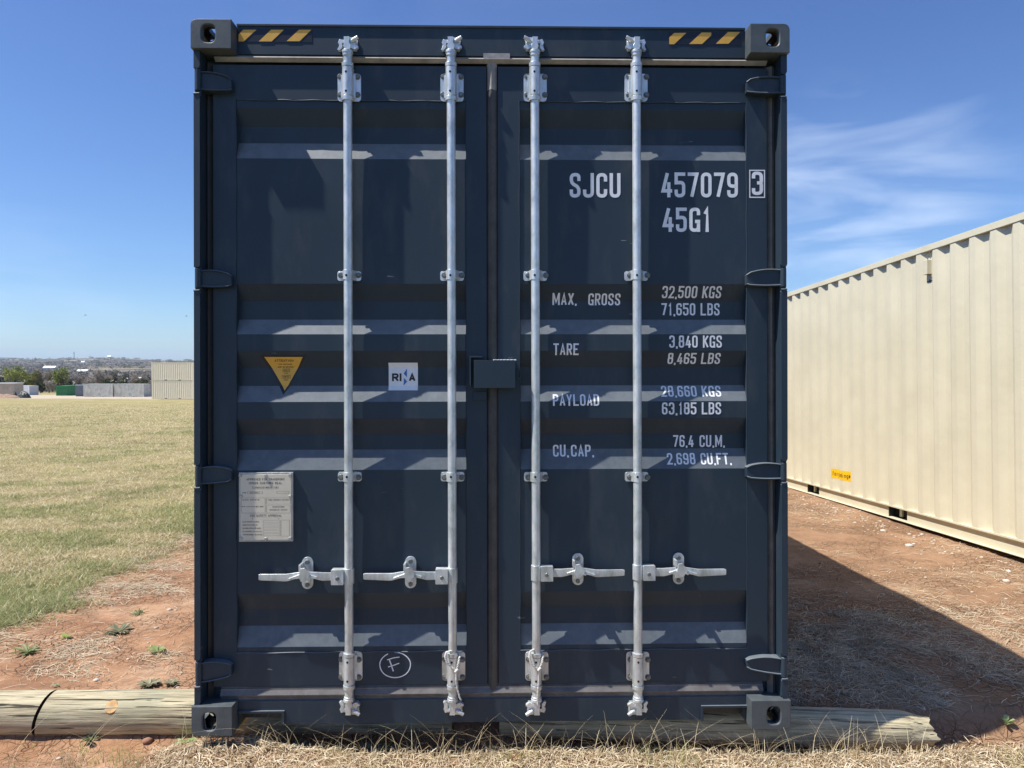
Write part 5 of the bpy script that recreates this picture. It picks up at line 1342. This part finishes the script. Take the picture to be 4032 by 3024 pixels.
tree('spring_tree', 122, 255, 1458, 78, 'yellow-green tree with visible dark trunk right of the tallest green tree', 'leafy', [(.22, .23, .06), (.17, .19, .05)], 2000)
tree('spring_tree', 240, 268, 1439, 66, 'green tree above the left end of the green container', 'leafy', SPR, 2000)
tree('spring_tree', 205, 275, 1456, 42, 'small olive tree just left of the tree above the green container', 'leafy', [(.15, .16, .06), (.19, .19, .08)], 1200)
tree('bare_tree', 165, 258, 1438, 62, 'tall leafless brown tree between the green trees at left', 'bare', BRN, 2200)
tree('bare_tree', 192, 246, 1490, 60, 'low pale-twigged leafless tree right of the white container', 'bare', PAL, 2200)
tree('bare_tree', 320, 272, 1462, 70, 'leafless grey-brown tree above the slate blue container', 'bare', BRN, 2200)
tree('bare_tree', 405, 268, 1436, 76, 'tallest leafless tree, standing above the left rusty container', 'bare', BRN, 2600)
tree('bare_tree', 470, 275, 1455, 70, 'leafless olive-brown tree above the join of the rusty containers', 'bare', [(.17, .155, .10), (.13, .12, .085)], 2200)
tree('bare_tree', 545, 270, 1452, 84, 'wide leafless tree above the right rusty container', 'bare', BRN, 2200)
tree('bare_tree', 350, 262, 1478, 50, 'short pale leafless tree between the two brown bare trees', 'bare', PAL, 1600)
tree('evergreen_shrub', 80, 236, 1499, 66, 'dark evergreen shrub behind the white container', 'bush', DRK, 1500, ls=.26)
tree('evergreen_shrub', 158, 238, 1494, 34, 'dark evergreen shrub at the right end of the white container', 'bush', DRK, 1100, ls=.26)
tree('evergreen_shrub', 4, 236, 1484, 32, 'dark shrub at the left edge above the shed roof', 'bush', DRK, 1000, ls=.26)
tree('evergreen_shrub', 276, 225, 1503, 40, 'round dark shrub rising above the green container', 'bush', DRK, 1100, ls=.24)
tree('evergreen_shrub', 425, 215, 1490, 66, 'broad dark juniper above the left rusty container', 'bush', DRK, 1700, ls=.24)
tree('evergreen_shrub', 480, 218, 1500, 44, 'low dark shrub between the two broad junipers', 'bush', DRK, 900, ls=.24)
tree('evergreen_shrub', 560, 215, 1491, 74, 'broad olive-dark juniper above the right rusty container', 'bush', [(.05, .065, .03), (.09, .09, .05)], 1700, ls=.24)
tree('evergreen_shrub', 606, 215, 1497, 34, 'dark shrub partly hidden by the tall beige stack', 'bush', DRK, 700, ls=.24)
# ------------------------------------------------------------------ scrub woodland over valley and hills
n = 5200
Yd = 262 * (4300 / 262) ** (RNG.random(n) ** .9); u = np.where(RNG.random(n) < .86, -.92 + .62 * RNG.random(n), -.3 + .9 * RNG.random(n)); Xd = u * Yd
dn = vnoise(Xd, Yd, 1 / 240., 3, off=31); keep = dn > np.where(Yd < 600, .33, .36); Xd, Yd, dn = Xd[keep], Yd[keep], dn[keep]; n = len(Xd)
Zd = ground_z(Xd, Yd, False); hh = (3.2 + 3.6 * RNG.random(n)) * (1 + Yd / 5000); ww = hh * (.9 + .8 * RNG.random(n)) * (1 + Yd / 3500)
kq = 34; tot = n * kq; w_ = np.repeat(np.arange(n), kq)
P = RNG.standard_normal((tot, 3)) * .27; P = P * np.stack([ww[w_], ww[w_], hh[w_] * .75], -1); P[:, 0] += Xd[w_]; P[:, 1] += Yd[w_]; P[:, 2] += Zd[w_] + hh[w_] * .5
q_ = RNG.standard_normal((tot, 3)); q_ /= np.linalg.norm(q_, axis=1)[:, None]; s = np.cross(q_, RNG.standard_normal((tot, 3))); s /= np.linalg.norm(s, axis=1)[:, None]
sz = (.12 * hh[w_] * (.6 + .8 * RNG.random(tot)))[:, None] * (1 + Yd[w_][:, None] / 4000)
V = np.stack([P - q_ * sz * .9 - s * sz * .35, P - q_ * sz * .9 + s * sz * .35, P + q_ * sz * .9 + s * sz * .35, P + q_ * sz * .9 - s * sz * .35], 1).reshape(-1, 3)
kindc = RNG.random(n); base = np.where((kindc < .70)[:, None], pal(n, [(.29, .25, .22), (.35, .305, .27), (.22, .195, .17)], .25), np.where((kindc < .88)[:, None], pal(n, [(.05, .065, .035), (.07, .085, .04)], .2), pal(n, [(.15, .165, .06), (.13, .14, .07)], .2)))
tag(mesh_np('woodland', V, np.arange(4 * tot).reshape(-1, 4), M['twig'], cols=np.repeat(np.repeat(base, kq, 0), 4, 0)), 'brown leafless scrub woodland covering the valley and low hills', None, None, 'stuff')
# ------------------------------------------------------------------ far buildings, mast, birds
def building(name, px, Yd, wpx, hroof, label, yaw=0, low=3.5, cat='building'):
    x = place(px, Yd); Wd = wpx / F * Yd; dp = Wd * .5; o = empty(name); o.location = (x, Yd, g1(x, Yd)); o.rotation_euler = (0, 0, R(yaw))
    hw = low; m = MB(); m.box(-Wd / 2, Wd / 2, -dp / 2, dp / 2, -3, hw); m.build('wall', M['roofw'], o)
    m = MB(); e = Wd * .02; m.add([(-Wd / 2 - e, -dp / 2 - e, hw), (Wd / 2 + e, -dp / 2 - e, hw), (Wd / 2 + e, dp / 2 + e, hw), (-Wd / 2 - e, dp / 2 + e, hw), (-Wd / 2 - e, 0, hw + hroof), (Wd / 2 + e, 0, hw + hroof)], [(0, 1, 5, 4), (3, 4, 5, 2), (0, 4, 3), (1, 2, 5), (0, 3, 2, 1)]); m.build('roof', M['roofbright'], o)
    m = MB(); m.box(-Wd * .08, Wd * .08, -dp / 2 - .15, -dp / 2 - .01, 0, hw * .7); m.build('door', M['bolt'], o)
    tag(o, label, cat)
k = NT('bright_metal_roof'); k.col((.82, .83, .82)); k.rough(.6); M['roofbright'] = k.m
building('warehouse', 199, 1380, 46, 3.6, 'wide white-roofed warehouse in the valley above the leafless trees', 0, 7)
building('warehouse', 328, 1200, 40, 3.0, 'pale grey-roofed warehouse right of the white-roofed one', 0, 5)
building('hill_building', 328, 2750, 13, 5, 'small bright white building halfway up the hill under the mast', 0, 7)
building('hill_building', 432, 3960, 15, 8, 'white building on the skyline of the hill', 0, 6)
building('long_shed', 496, 640, 36, .9, 'long low white roof above the join of the rusty containers', 0, 3)
building('long_shed', 550, 650, 28, .9, 'long low white roof among bare trees above the right rusty container', 0, 3.6)
Ym = 3950; xm = place(293, Ym); zm = g1(xm, Ym); m = MB()
for a in range(3):
    c, s_ = math.cos(a * 2.094), math.sin(a * 2.094); m.cyl((c * 2.2, s_ * 2.2, 0), (c * .9, s_ * .9, 36), .55, .45, 6)
for z_ in range(3, 36, 5): m.box(-1.9, 1.9, -.3, .3, z_, z_ + .5)
m.box(-2.6, 2.6, -1, 1, 26, 29)
o = m.build('radio_mast', M['bolt']); o.location = (xm, Ym, zm); tag(o, 'thin dark radio mast on the skyline of the hill', 'mast')
def bird(px, py, lab, roll):
    Yb = 70.0; p = VW @ Vector(((px - CX) / F * Yb, Yb, -(py - CY) / F * Yb)); m = MB()
    m.tube([(-.11, 0, 0), (-.05, 0, .004), (.02, 0, .006), (.085, 0, .012), (.12, 0, .01)], .03, 8, rr=[.006, .022, .028, .017, .004])
    for s_ in (-1, 1): m.add([(.035, s_ * .01, .01), (-.035, s_ * .01, .01), (-.05, s_ * .12, .06), (.01, s_ * .20, .045), (.04, s_ * .11, .065)], [(0, 1, 2, 4), (4, 2, 3)])
    m.add([(-.10, 0, 0), (-.18, -.03, -.004), (-.18, .03, -.004)], [(0, 1, 2)])
    o = m.build('bird', M['bolt'], smooth=True); o.location = p; o.rotation_euler = (R(roll), R(-8), R(35)); tag(o, lab, 'bird', 'two distant birds in flight')
bird(336, 1242, 'small dark bird in flight, the farther left of two over the field', 25)
bird(734, 1245, 'small dark bird in flight close beside the left corner post', 15)
# ------------------------------------------------------------------ air
hz = MB(); hz.box(-12500, 12500, -2800, 12600, -120, 190)
k = NT('haze'); k.t.nodes.remove(k.b); vol = k.n('VolumePrincipled'); vol.inputs['Color'].default_value = (.62, .78, 1, 1); vol.inputs['Density'].default_value = 0.000055
k.l(vol.outputs[0], k.o.inputs['Volume'])
tag(hz.build('haze', k.m), 'thin blue haze over the far hills', None, None, 'stuff')
